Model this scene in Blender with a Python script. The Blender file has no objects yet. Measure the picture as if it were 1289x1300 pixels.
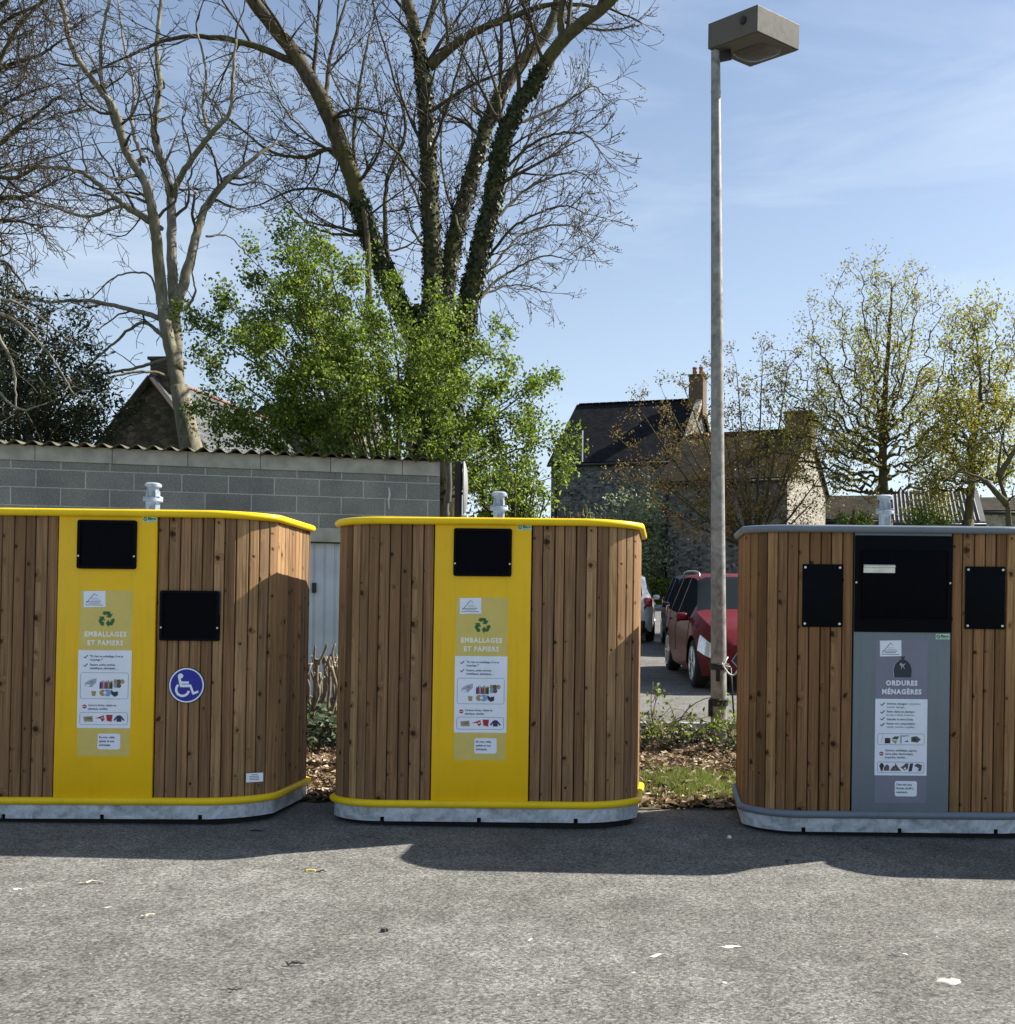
import bpy, bmesh, math, random
import numpy as np
from mathutils import Vector, Matrix, Euler
R = math.radians
random.seed(11)
rng = np.random.default_rng(5)
scene = bpy.context.scene
C = bpy.data.collections.new('place'); scene.collection.children.link(C)

# ---------------------------------------------------------------- camera, light, exposure
F, PX, PY, ROLL, CZ = 1289.0, 853.0, 770.0, 0.010, 1.26
cam = bpy.data.cameras.new('camera'); cam_o = bpy.data.objects.new('camera', cam); C.objects.link(cam_o)
cam.sensor_fit = 'VERTICAL'; cam.sensor_height = 24.0; cam.lens = F / 1300 * 24.0
cam.shift_x = (644.5 - PX) / 1300; cam.shift_y = (PY - 650) / 1300
cam.clip_start = 0.05; cam.clip_end = 3000
cr, sr = math.cos(ROLL), math.sin(ROLL)
cam_o.matrix_world = Matrix(((cr, -sr, 0, 0), (0, 0, -1, 0), (sr, cr, 0, CZ), (0, 0, 0, 1)))
scene.camera = cam_o
def P(x, y, d):
    """world point seen at photo pixel (x, y) at distance d along the view axis"""
    u, v = x - PX, PY - y
    tu, tv = u - ROLL * v, v + ROLL * u
    return Vector((tu / F * d, d, CZ + tv / F * d))

SUN = Vector((1.77, 0.86, 1.75)).normalized()
w = bpy.data.worlds.new('World'); scene.world = w; w.use_nodes = True
nt = w.node_tree; N = nt.nodes; N.clear()
sky = N.new('ShaderNodeTexSky'); sky.sky_type = 'NISHITA'; sky.sun_disc = False
sky.sun_elevation = math.asin(SUN.z); sky.sun_rotation = math.atan2(SUN.x, SUN.y)
sky.air_density = 1.0; sky.dust_density = 0.9; sky.ozone_density = 1.6
bg = N.new('ShaderNodeBackground'); bg.inputs[1].default_value = 0.069
outw = N.new('ShaderNodeOutputWorld')
tc = N.new('ShaderNodeTexCoord'); mp = N.new('ShaderNodeMapping')
mp.inputs['Scale'].default_value = (1.3, 1.3, 7.0); mp.inputs['Rotation'].default_value = (0.10, 0.16, 0.3)
nz = N.new('ShaderNodeTexNoise'); nz.inputs['Scale'].default_value = 2.2; nz.inputs['Detail'].default_value = 7; nz.inputs['Roughness'].default_value = .55
nz.inputs['Distortion'].default_value = .5
rmp = N.new('ShaderNodeMapRange'); rmp.inputs[1].default_value = .46; rmp.inputs[2].default_value = .80
rmp.inputs[3].default_value = 0.08; rmp.inputs[4].default_value = 0.40
mx = N.new('ShaderNodeMix'); mx.data_type = 'RGBA'
mx.inputs['B'].default_value = (6.6, 7.4, 8.2, 1)
nt.links.new(tc.outputs['Generated'], mp.inputs[0]); nt.links.new(mp.outputs[0], nz.inputs[0])
nt.links.new(nz.outputs[0], rmp.inputs[0]); sz = N.new('ShaderNodeSeparateXYZ'); nt.links.new(tc.outputs['Generated'], sz.inputs[0])
hzr = N.new('ShaderNodeMapRange'); hzr.inputs[1].default_value = 0.0; hzr.inputs[2].default_value = .50; hzr.inputs[3].default_value = .62; hzr.inputs[4].default_value = 0.0
nt.links.new(sz.outputs[2], hzr.inputs[0]); adn = N.new('ShaderNodeMath'); adn.operation = 'MAXIMUM'
adn2 = N.new('ShaderNodeMath'); adn2.operation = 'MULTIPLY_ADD'; adn2.inputs[1].default_value = .55; nt.links.new(hzr.outputs[0], adn2.inputs[0]); nt.links.new(rmp.outputs[0], adn2.inputs[2])
nt.links.new(adn2.outputs[0], adn.inputs[0]); adn.inputs[1].default_value = 0.0
nt.links.new(adn.outputs[0], mx.inputs[0])
nt.links.new(sky.outputs[0], mx.inputs['A']); nt.links.new(mx.outputs['Result'], bg.inputs[0])
nt.links.new(bg.outputs[0], outw.inputs[0])
sl = bpy.data.lights.new('sun', 'SUN'); sl.energy = 5.0; sl.angle = R(0.5); sl.color = (1.0, .95, .86)
so = bpy.data.objects.new('sun', sl); C.objects.link(so)
so.rotation_euler = SUN.to_track_quat('Z', 'Y').to_euler(); so.location = (20, 10, 25)
scene.view_settings.view_transform = 'Standard'; scene.view_settings.look = 'None'
scene.view_settings.exposure = 1.15; scene.view_settings.gamma = 1.0
scene.cycles.max_bounces = 6

# ---------------------------------------------------------------- materials
class G:
    def __init__(s, name, rough=.6, metal=0.0, spec=.5):
        s.m = bpy.data.materials.new(name); s.m.use_nodes = True; s.t = s.m.node_tree
        s.b = s.t.nodes['Principled BSDF']; s.b.inputs['Roughness'].default_value = rough
        s.b.inputs['Metallic'].default_value = metal; s.b.inputs['Specular IOR Level'].default_value = spec
    def n(s, ty, **kw):
        x = s.t.nodes.new(ty)
        for k, v in kw.items():
            if k.startswith('i_'): x.inputs[k[2:].replace('_', ' ')].default_value = v
            else: setattr(x, k, v)
        return x
    def l(s, a, b): s.t.links.new(a, b)
    def coord(s, scale=(1, 1, 1), kind='Object'):
        t = s.n('ShaderNodeTexCoord'); m = s.n('ShaderNodeMapping'); m.inputs['Scale'].default_value = scale
        s.l(t.outputs[kind], m.inputs[0]); return m.outputs[0]
    def noise(s, vec, scale, detail=4, rough=.55, dist=0):
        x = s.n('ShaderNodeTexNoise'); x.inputs['Scale'].default_value = scale; x.inputs['Detail'].default_value = detail
        x.inputs['Roughness'].default_value = rough; x.inputs['Distortion'].default_value = dist
        if vec is not None: s.l(vec, x.inputs['Vector'])
        return x.outputs['Fac']
    def ramp(s, fac, stops):
        x = s.n('ShaderNodeValToRGB'); e = x.color_ramp.elements
        while len(e) < len(stops): e.new(.5)
        for i, (p, c) in enumerate(stops):
            e[i].position = p; e[i].color = (*c, 1) if len(c) == 3 else c
        s.l(fac, x.inputs[0]); return x.outputs[0]
    def mix(s, fac, a, b, mode='MIX'):
        x = s.n('ShaderNodeMix'); x.data_type = 'RGBA'; x.blend_type = mode
        for v, i in ((fac, x.inputs[0]), (a, x.inputs['A']), (b, x.inputs['B'])):
            if isinstance(v, (int, float)): i.default_value = v
            elif isinstance(v, tuple): i.default_value = (*v, 1) if len(v) == 3 else v
            else: s.l(v, i)
        return x.outputs['Result']
    def math(s, op, a, b=0.0, c=None):
        x = s.n('ShaderNodeMath', operation=op)
        for v, i in ((a, 0), (b, 1), (c, 2)):
            if v is None: continue
            if isinstance(v, (int, float)): x.inputs[i].default_value = v
            else: s.l(v, x.inputs[i])
        return x.outputs[0]
    def mr(s, v, a, b, c=0.0, d=1.0):
        x = s.n('ShaderNodeMapRange'); s.l(v, x.inputs[0])
        for i, q in enumerate((a, b, c, d)): x.inputs[i + 1].default_value = q
        return x.outputs[0]
    def col(s, c):
        if isinstance(c, tuple): s.b.inputs['Base Color'].default_value = (*c, 1)
        else: s.l(c, s.b.inputs['Base Color'])
    def rough(s, v): s.l(v, s.b.inputs['Roughness'])
    def bump(s, h, strength=.3, dist=.01):
        x = s.n('ShaderNodeBump'); x.inputs['Strength'].default_value = strength; x.inputs['Distance'].default_value = dist
        s.l(h, x.inputs['Height']); s.l(x.outputs[0], s.b.inputs['Normal'])

def plain(name, c, rough=.5, metal=0., spec=.5, var=.12, scale=12, coat=0):
    g = G(name, rough, metal, spec); f = g.noise(g.coord(), scale, 5)
    g.col(g.mix(g.mr(f, .3, .7), tuple(x * (1 - var) for x in c), tuple(min(1, x * (1 + var)) for x in c)))
    g.rough(g.mr(g.noise(g.coord(), scale * 3, 3), .3, .7, max(.02, rough - .07), rough + .07))
    if coat: g.b.inputs['Coat Weight'].default_value = coat; g.b.inputs['Coat Roughness'].default_value = .04
    return g.m

def wood_mat(name, c_dark, c_mid, c_light):
    g = G(name, .7, 0, .12)
    uv = g.n('ShaderNodeUVMap').outputs[0]; sep = g.n('ShaderNodeSeparateXYZ'); g.l(uv, sep.inputs[0])
    rnd = g.n('ShaderNodeNewGeometry').outputs['Random Per Island']
    off = g.math('MULTIPLY', rnd, 91.7)
    v = g.math('ADD', sep.outputs[1], off)
    def comb(su, sv, sr):
        c = g.n('ShaderNodeCombineXYZ'); g.l(g.math('MULTIPLY', sep.outputs[0], su), c.inputs[0])
        g.l(g.math('MULTIPLY', v, sv), c.inputs[1]); g.l(g.math('MULTIPLY', rnd, sr), c.inputs[2]); return c.outputs[0]
    # knots
    wob = g.noise(comb(55, 40, 5), 1.0, 4, .65)
    vo = g.n('ShaderNodeTexVoronoi', voronoi_dimensions='2D', feature='F1'); vo.inputs['Scale'].default_value = 1.0
    vo.inputs['Randomness'].default_value = .95
    g.l(comb(9.5, 8.2, 0), vo.inputs['Vector'])
    cs = g.n('ShaderNodeSeparateColor'); g.l(vo.outputs['Color'], cs.inputs[0])
    on = g.mr(cs.outputs[0], .55, .59)
    size = g.mr(g.math('POWER', cs.outputs[1], 2.2), 0, 1, .045, .17)
    dist = g.math('ADD', vo.outputs['Distance'], g.mr(wob, .2, .8, -.09, .09))
    ratio = g.math('DIVIDE', dist, size)
    knot = g.math('MULTIPLY', g.mr(ratio, .65, 1.15, 1, 0), on)
    halo = g.math('MULTIPLY', g.mr(ratio, .8, 3.2, 1, 0), on)
    # grain, swirling round knots
    gr = g.n('ShaderNodeCombineXYZ')
    g.l(g.math('ADD', g.math('MULTIPLY', sep.outputs[0], 85), g.math('MULTIPLY', halo, 5.0)), gr.inputs[0])
    g.l(g.math('MULTIPLY', v, 1.7), gr.inputs[1]); g.l(off, gr.inputs[2])
    grain = g.noise(gr.outputs[0], 1.0, 5, .6, .6)
    fine = g.noise(comb(420, 9, 7), 1.0, 3)
    big = g.noise(comb(9, 2.3, 40), 1.0, 3)
    base = g.ramp(grain, [(.28, c_dark), (.5, c_mid), (.72, c_light)])
    tone = g.ramp(g.math('FRACT', g.math('MULTIPLY', rnd, 7.31)), [(0, (.52, .45, .42)), (.22, (1.0, .86, .78)), (.45, (.80, .80, .80)), (.7, (1.2, 1.06, .95)), (1, (1.42, 1.38, 1.24))])
    base = g.mix(1.0, base, tone, 'MULTIPLY')
    base = g.mix(g.mr(big, .35, .75, 0, .45), base, tuple(x * .62 for x in c_mid))
    base = g.mix(g.mr(fine, .4, .8, 0, .28), base, tuple(x * .5 for x in c_dark))
    base = g.mix(g.math('MULTIPLY', halo, .45), base, tuple(x * .45 for x in (c_mid[0] * 1.15, c_mid[1], c_mid[2] * .8)))
    base = g.mix(g.math('MULTIPLY', knot, .9), base, (.022, .010, .004))
    g.col(base); g.rough(g.mr(grain, .3, .7, .5, .72))
    g.bump(g.math('ADD', grain, g.math('MULTIPLY', knot, -.6)), .25, .002)
    return g.m

def galv_mat(name, c=(.36, .40, .46), metal=.55, rough=.42):
    g = G(name, rough, metal); co = g.coord()
    vo = g.n('ShaderNodeTexVoronoi'); vo.inputs['Scale'].default_value = 42; g.l(co, vo.inputs['Vector'])
    s1 = g.n('ShaderNodeSeparateColor'); g.l(vo.outputs['Color'], s1.inputs[0])
    a = g.noise(co, 9, 6, .65, 1.0)
    base = g.mix(g.mr(a, .36, .66), tuple(x * .50 for x in c), tuple(min(1, x * 1.35) for x in c))
    base = g.mix(g.mr(s1.outputs[0], 0, 1, 0, .22), base, tuple(x * 1.55 for x in c))
    sm = g.n('ShaderNodeMapping'); sm.inputs['Scale'].default_value = (14, 14, 1.1); g.l(g.n('ShaderNodeTexCoord').outputs['Object'], sm.inputs[0])
    st = g.noise(sm.outputs[0], 1.6, 4, .7)
    base = g.mix(g.mr(st, .55, .8, 0, .5), base, tuple(x * .5 for x in c))
    spots = g.noise(co, 120, 2)
    base = g.mix(g.mr(spots, .72, .76, 0, .8), base, (.06, .06, .06))
    g.col(base); g.rough(g.mr(a, .3, .7, rough - .1, rough + .15)); g.bump(a, .1, .003); return g.m

def paint_mat(name, c, rough=.38):
    g = G(name, rough, 0, .32); co = g.coord()
    a = g.noise(co, 3.2, 6, .6); d = g.noise(co, 55, 3, .6)
    base = g.mix(g.mr(a, .3, .75), tuple(x * .92 for x in c), tuple(min(1, x * 1.05) for x in c))
    sm = g.n('ShaderNodeMapping'); sm.inputs['Scale'].default_value = (16, 16, 1.0); g.l(g.n('ShaderNodeTexCoord').outputs['Object'], sm.inputs[0])
    st = g.noise(sm.outputs[0], 1.5, 4, .7)
    base = g.mix(g.mr(st, .54, .78, 0, .30), base, tuple(x * .55 for x in c))
    base = g.mix(g.mr(d, .66, .72, 0, .45), base, tuple(x * .6 for x in c))
    g.col(base); g.rough(g.mr(a, .3, .7, rough - .06, rough + .12)); g.bump(g.noise(co, 420, 2), .05, .001); return g.m

def asphalt_mat(name, dark=(.085, .082, .076), light=(.228, .226, .216), stones=True):
    g = G(name, .88, 0, .3); co = g.coord()
    big = g.noise(co, .55, 5, .6, .4); mid = g.noise(co, 4.5, 5, .65)
    vo = g.n('ShaderNodeTexVoronoi'); vo.inputs['Scale'].default_value = 112; g.l(co, vo.inputs['Vector'])
    s1 = g.n('ShaderNodeSeparateColor'); g.l(vo.outputs['Color'], s1.inputs[0])
    fine = g.noise(co, 260, 3, .7)
    agg = g.ramp(s1.outputs[0], [(0, tuple(x * .55 for x in dark)), (.35, dark), (.75, tuple((a + b) / 2 for a, b in zip(dark, light))), (1, tuple(x * 1.25 for x in light))])
    gap = g.mr(vo.outputs['Distance'], .45, .8, 0, .35)
    base = g.mix(gap, agg, tuple(x * .45 for x in dark))
    spk = g.noise(co, 70, 7, .82, .6)
    base = g.mix(g.mr(spk, .46, .62, 0, .75), base, tuple(x * 1.06 for x in light))
    base = g.mix(g.mr(spk, .46, .36, 0, .8), base, tuple(x * .42 for x in dark))
    tone = g.ramp(big, [(.28, (.66, .64, .59)), (.5, (.98, .97, .94)), (.72, (1.3, 1.29, 1.27))])
    base = g.mix(1.0, base, tone, 'MULTIPLY')
    tone2 = g.ramp(mid, [(.3, (.74, .74, .73)), (.7, (1.24, 1.24, 1.23))])
    base = g.mix(1.0, base, tone2, 'MULTIPLY')
    v2 = g.n('ShaderNodeTexVoronoi'); v2.inputs['Scale'].default_value = 13; g.l(co, v2.inputs['Vector'])
    s2 = g.n('ShaderNodeSeparateColor'); g.l(v2.outputs['Color'], s2.inputs[0])
    sp = g.math('MULTIPLY', g.mr(g.math('ADD', v2.outputs['Distance'], g.mr(fine, 0, 1, -.04, .04)), .05, .075, 1, 0), g.mr(s2.outputs[1], .72, .74))
    base = g.mix(g.math('MULTIPLY', sp, .8), base, (.5, .48, .42))
    spd = g.math('MULTIPLY', g.mr(g.math('ADD', v2.outputs['Distance'], g.mr(fine, 0, 1, -.04, .04)), .04, .065, 1, 0), g.mr(s2.outputs[1], .30, .28))
    base = g.mix(g.math('MULTIPLY', spd, .7), base, (.02, .018, .015))
    g.col(base)
    h = g.math('ADD', g.math('MULTIPLY', vo.outputs['Distance'], -.3), g.math('MULTIPLY', spk, 1.0))
    
    st = g.noise(co, 1.15, 4, .55, 1.2); base2 = g.mix(g.mr(st, .60, .72, 0, .38), base, (.060, .058, .050)); g.col(base2)
    g.bump(h, .75, .005); return g.m

def block_mat():
    g = G('concrete_block', .9, 0, .2); t = g.n('ShaderNodeTexCoord'); m = g.n('ShaderNodeMapping')
    g.l(t.outputs['UV'], m.inputs[0])
    br = g.n('ShaderNodeTexBrick'); g.l(m.outputs[0], br.inputs['Vector'])
    br.inputs['Scale'].default_value = 1; br.inputs['Brick Width'].default_value = .505; br.inputs['Row Height'].default_value = .205
    br.inputs['Mortar Size'].default_value = .008; br.inputs['Mortar Smooth'].default_value = .3; br.inputs['Bias'].default_value = 0
    br.inputs['Color1'].default_value = (.215, .217, .21, 1); br.inputs['Color2'].default_value = (.275, .275, .26, 1)
    br.inputs['Mortar'].default_value = (.50, .48, .43, 1)
    co = m.outputs[0]; a = g.noise(co, 55, 4, .8); b = g.noise(co, 1.6, 5, .6); c = g.noise(co, 7, 4)
    base = g.mix(.9, br.outputs[0], g.ramp(a, [(.3, (.5, .5, .5)), (.7, (1.4, 1.4, 1.4))]), 'MULTIPLY')
    base = g.mix(1.0, base, g.ramp(b, [(.3, (.78, .78, .78)), (.75, (1.25, 1.22, 1.15))]), 'MULTIPLY')
    base = g.mix(g.mr(c, .62, .8, 0, .4), base, (.33, .31, .28))
    g.col(base); g.bump(g.math('ADD', g.math('MULTIPLY', br.outputs['Fac'], -1.0), g.math('MULTIPLY', a, .5)), .7, .012); return g.m

def stone_mat(name, a=(.10, .10, .105), b=(.34, .33, .32), mortar=(.40, .38, .34), scale=2.6, patch=None):
    g = G(name, .92, 0, .2); co = g.coord((1, 1, 1.6))
    wn = g.n('ShaderNodeTexNoise'); wn.inputs['Scale'].default_value = 3; g.l(co, wn.inputs['Vector'])
    wv = g.n('ShaderNodeVectorMath', operation='MULTIPLY_ADD'); g.l(wn.outputs['Color'], wv.inputs[0]); wv.inputs[1].default_value = (.25,) * 3; g.l(co, wv.inputs[2])
    vo = g.n('ShaderNodeTexVoronoi'); vo.inputs['Scale'].default_value = scale; g.l(wv.outputs[0], vo.inputs['Vector'])
    ve = g.n('ShaderNodeTexVoronoi', feature='DISTANCE_TO_EDGE'); ve.inputs['Scale'].default_value = scale; g.l(wv.outputs[0], ve.inputs['Vector'])
    s1 = g.n('ShaderNodeSeparateColor'); g.l(vo.outputs['Color'], s1.inputs[0])
    base = g.ramp(s1.outputs[0], [(0, a), (.6, tuple((x + y) / 2 for x, y in zip(a, b))), (1, b)])
    base = g.mix(.6, base, g.ramp(g.noise(co, 9, 5), [(.3, (.6, .6, .6)), (.7, (1.3, 1.3, 1.25))]), 'MULTIPLY')
    base = g.mix(g.mr(ve.outputs['Distance'], .03, .09, 1, 0), base, mortar)
    base = g.mix(g.mr(g.noise(co, .5, 4), .5, .75, 0, .5), base, tuple(x * 1.1 for x in mortar))
    g.col(base); g.bump(g.mr(ve.outputs['Distance'], 0, .15), .8, .03); return g.m

def slate_mat(name, a=(.008, .009, .012), b=(.018, .019, .024), moss=(.03, .028, .018), mossy=.3):
    g = G(name, .9, 0, .06); t = g.n('ShaderNodeTexCoord')
    br = g.n('ShaderNodeTexBrick'); g.l(t.outputs['UV'], br.inputs['Vector']); br.inputs['Scale'].default_value = 1
    br.inputs['Brick Width'].default_value = .24; br.inputs['Row Height'].default_value = .16; br.inputs['Mortar Size'].default_value = .006
    br.inputs['Color1'].default_value = (*a, 1); br.inputs['Color2'].default_value = (*b, 1); br.inputs['Mortar'].default_value = (a[0] * .4,) * 3 + (1,)
    n1 = g.noise(t.outputs['UV'], 1.3, 6, .65)
    g.col(g.mix(g.mr(n1, .42, .75, 0, mossy), br.outputs[0], moss)); g.bump(br.outputs['Fac'], .4, .01); return g.m

def bark_mat(name, a, b, moss=None, k=0.5):
    g = G(name, .9, 0, .15); co = g.coord()
    f = g.noise(g.coord((9, 9, 2.2)), 1.5, 5, .65); f2 = g.noise(co, 1.1, 4)
    base = g.mix(g.mr(f, .32, .7), a, b)
    if moss: base = g.mix(g.mr(f2, .42, .62, 0, k), base, moss)
    g.col(base); g.bump(f, .6, .03); return g.m

def leaf_mat(name, cols, trans=.35, rough=.5, sub=None):
    g = G(name, rough, 0, .4); rnd = g.n('ShaderNodeNewGeometry').outputs['Random Per Island']
    st = [(i / (len(cols) - 1), c) for i, c in enumerate(cols)]
    c = g.ramp(rnd, st)
    c = g.mix(.5, c, g.ramp(g.noise(g.coord(), 1.2, 3), [(.3, (.7, .7, .7)), (.7, (1.25, 1.25, 1.2))]), 'MULTIPLY')
    g.col(c)
    tr = g.n('ShaderNodeBsdfTranslucent'); mixs = g.n('ShaderNodeMixShader'); mixs.inputs[0].default_value = trans
    g.l(g.mix(.5, c, (1.5, 1.6, .7), 'MULTIPLY'), tr.inputs[0]); o = g.t.nodes['Material Output']
    g.l(g.b.outputs[0], mixs.inputs[1]); g.l(tr.outputs[0], mixs.inputs[2]); g.l(mixs.outputs[0], o.inputs[0])
    return g.m

def soil_mat():
    g = G('soil', .95, 0, .1); co = g.coord(); a = g.noise(co, 14, 6, .7); b = g.noise(co, 2, 4)
    c = g.ramp(a, [(.3, (.035, .026, .018)), (.5, (.10, .08, .055)), (.72, (.24, .20, .14))])
    g.col(g.mix(g.mr(b, .45, .7, 0, .55), c, (.05, .075, .02))); g.bump(a, .9, .03); return g.m

def grassground_mat():
    g = G('grass_ground', .95, 0, .1); co = g.coord(); a = g.noise(co, 5, 6, .7)
    g.col(g.ramp(a, [(.3, (.03, .05, .012)), (.7, (.09, .12, .035))])); g.bump(a, .8, .05); return g.m

M = dict(
    wood=wood_mat('larch_cladding', (.115, .066, .034), (.275, .175, .094), (.42, .285, .160)),
    wood2=wood_mat('oiled_larch_cladding', (.115, .060, .027), (.275, .163, .078), (.41, .262, .13)),
    yellow=paint_mat('yellow_paint', (.90, .54, .003)), railyellow=paint_mat('yellow_rail_paint', (.88, .60, .008), .33),
    grey=paint_mat('grey_paint', (.18, .215, .24)), railgrey=paint_mat('grey_rail_paint', (.17, .20, .235), .36),
    galv=galv_mat('galvanised_skirt', (.50, .55, .60), .35, .5), galvpost=galv_mat('galvanised_post', (.36, .40, .45), .35, .5),
    lamp_steel=galv_mat('lamp_post_steel', (.26, .25, .225), .2, .55),
    black=plain('black_plastic', (.003, .004, .006), .55, 0, .06), blackflap=plain('black_flap', (.0015, .002, .004), .5, 0, .05),
    void=plain('dark_underside', (.008, .008, .008), .9), steel=plain('stainless_steel', (.62, .60, .56), .3, .9),
    screw=plain('screw_head', (.75, .75, .72), .35, .5),
    white=plain('white_sticker', (.80, .85, .95), .4, var=.04), navy=plain('navy_print', (.02, .03, .10), .5),
    labelyellow=plain('pale_yellow_sticker', (.66, .52, .13), .4, var=.05), labelgrey=plain('blue_grey_sticker', (.19, .20, .27), .4, var=.05),
    cream=plain('cream_print', (.88, .86, .72), .5), green=plain('green_print', (.012, .12, .03), .5), ink=plain('ink_print', (.02, .03, .045), .5),
    mid=plain('pale_grey_print', (.33, .38, .48), .5), red=plain('red_print', (.42, .01, .02), .5), blue=plain('blue_disc', (.004, .006, .30), .35),
    palegreen=plain('pale_green_sticker', (.52, .72, .60), .4),
    tan=plain('tan_print', (.36, .28, .16), .5), lblue=plain('sky_blue_print', (.18, .36, .70), .5), dgrey=plain('dark_grey_print', (.10, .09, .085), .5),
    asphalt=asphalt_mat('forecourt_asphalt'), carpark=asphalt_mat('car_park_asphalt', (.09, .088, .085), (.21, .205, .195)),
    block=block_mat(), concrete=plain('cast_concrete', (.40, .38, .33), .9, var=.25, scale=5), fibro=plain('weathered_fibre_cement', (.11, .10, .065), .95, var=.6, scale=4),
    door=plain('grey_door_paint', (.50, .53, .60), .45, var=.12, scale=3),
    stone=stone_mat('rubble_stone', (.03, .032, .036), (.24, .23, .22), (.17, .165, .155), 5.5), stone_dark=stone_mat('brown_shale_stone', (.035, .028, .022), (.12, .09, .065), (.06, .05, .04), 4.0),
    stone_pale=stone_mat('pale_and_sunlit_stone', (.20, .18, .15), (.46, .42, .35), (.42, .38, .31), 5.0),
    slate=slate_mat('dark_slate'), slate_old=slate_mat('lichen_slate', (.022, .019, .015), (.05, .043, .034), (.075, .055, .028), .6),
    slate_pale=slate_mat('pale_slate', (.08, .085, .09), (.14, .145, .15), (.12, .12, .10), .3),
    brick=plain('red_brick', (.12, .08, .05), .9, var=.4), terracotta=plain('terracotta', (.30, .11, .06), .8, var=.3),
    zinc=plain('corrugated_grey_sheet', (.085, .085, .082), .7, var=.3, scale=2),
    bark_pale=bark_mat('pale_bark', (.13, .115, .092), (.34, .31, .26), (.16, .15, .06), .5),
    bark_dark=bark_mat('dark_bark', (.035, .029, .021), (.135, .11, .078), (.10, .095, .03), .7),
    bark_olive=bark_mat('lichen_bark', (.035, .030, .02), (.12, .105, .07), (.13, .11, .04), .6),
    twig=bark_mat('twig_bark', (.035, .028, .020), (.105, .085, .060)), twig_pale=bark_mat('pale_twig_bark', (.055, .048, .036), (.15, .13, .10)),
    leaf_bush=leaf_mat('fresh_hazel_leaf', [(.035, .062, .010), (.09, .14, .02), (.16, .22, .032), (.28, .34, .07)], .5),
    leaf_ivy=leaf_mat('ivy_leaf', [(.008, .018, .004), (.02, .036, .008), (.05, .065, .018)], .12, .55),
    leaf_ever=leaf_mat('evergreen_leaf', [(.010, .020, .008), (.022, .036, .012), (.05, .06, .022)], .12, .55),
    leaf_young=leaf_mat('young_yellow_leaf', [(.13, .10, .03), (.22, .20, .045), (.33, .34, .07), (.17, .13, .045), (.28, .30, .06)], .5),
    leaf_bronze=leaf_mat('bronze_bud', [(.16, .085, .03), (.24, .15, .045), (.20, .18, .06)], .25),
    leaf_olive=leaf_mat('silver_green_leaf', [(.13, .16, .08), (.24, .28, .16), (.38, .42, .28)], .3),
    leaf_lime=leaf_mat('lime_green_leaf', [(.07, .11, .02), (.13, .19, .03), (.19, .26, .05)], .35),
    bud=leaf_mat('bud', [(.10, .08, .05), (.16, .13, .06)], .2),
    litter=leaf_mat('dead_leaf', [(.05, .03, .018), (.14, .09, .05), (.32, .23, .15), (.58, .48, .36)], .12, .8),
    grass=leaf_mat('grass_blade', [(.09, .12, .03), (.17, .22, .05), (.30, .32, .11)], .3),
    stem=bark_mat('cut_stem_bark', (.07, .055, .038), (.30, .25, .18)), cutwood=plain('fresh_cut_wood', (.60, .52, .38), .8),
    soil=soil_mat(), ground=grassground_mat(), kerb=plain('kerb_stone', (.28, .27, .25), .9, var=.25),
    car_red=plain('metallic_red_paint', (.115, .006, .010), .45, .1, .2, .05, coat=.06), car_dark=plain('dark_blue_paint', (.012, .017, .024), .45, .1, .2, coat=.06),
    car_white=plain('white_car_paint', (.72, .72, .70), .3, coat=1), tyre=plain('tyre_rubber', (.016, .016, .017), .85),
    alloy=plain('alloy_wheel', (.52, .53, .55), .3, .7), carblack=plain('black_trim', (.012, .012, .013), .5), 
    headlight=plain('headlight_lens', (.62, .66, .70), .12, .2, coat=1), taillight=plain('tail_light_lens', (.34, .012, .018), .15, coat=1), chrome=plain('chrome_trim', (.3, .3, .3), .35, .8),
    numberplate=plain('number_plate', (.7, .7, .68), .4), lens=plain('lamp_glass', (.055, .052, .045), .35), lamp_head=plain('lamp_head_paint', (.115, .105, .09), .6, 0, .2, var=.08, scale=5),
    strap=plain('rubber_strap', (.010, .010, .012), .6), wire=plain('pale_wire', (.6, .6, .57), .4), pvc=plain('weathered_pipe', (.085, .075, .065), .7, var=.3),
    mirror_back=plain('mirror_shell', (.25, .25, .245), .5), darkpost=plain('dark_brown_post', (.03, .018, .015), .7),
    paper=plain('paper_scrap', (.75, .74, .70), .8), chalk=plain('white_splash', (.58, .57, .53), .9), pebble=plain('dark_stone', (.05, .048, .045), .8))
gl = G('car_glass', .25, 0, 0.0); gl.col((.018, .024, .028)); M['glass'] = gl.m

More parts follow.
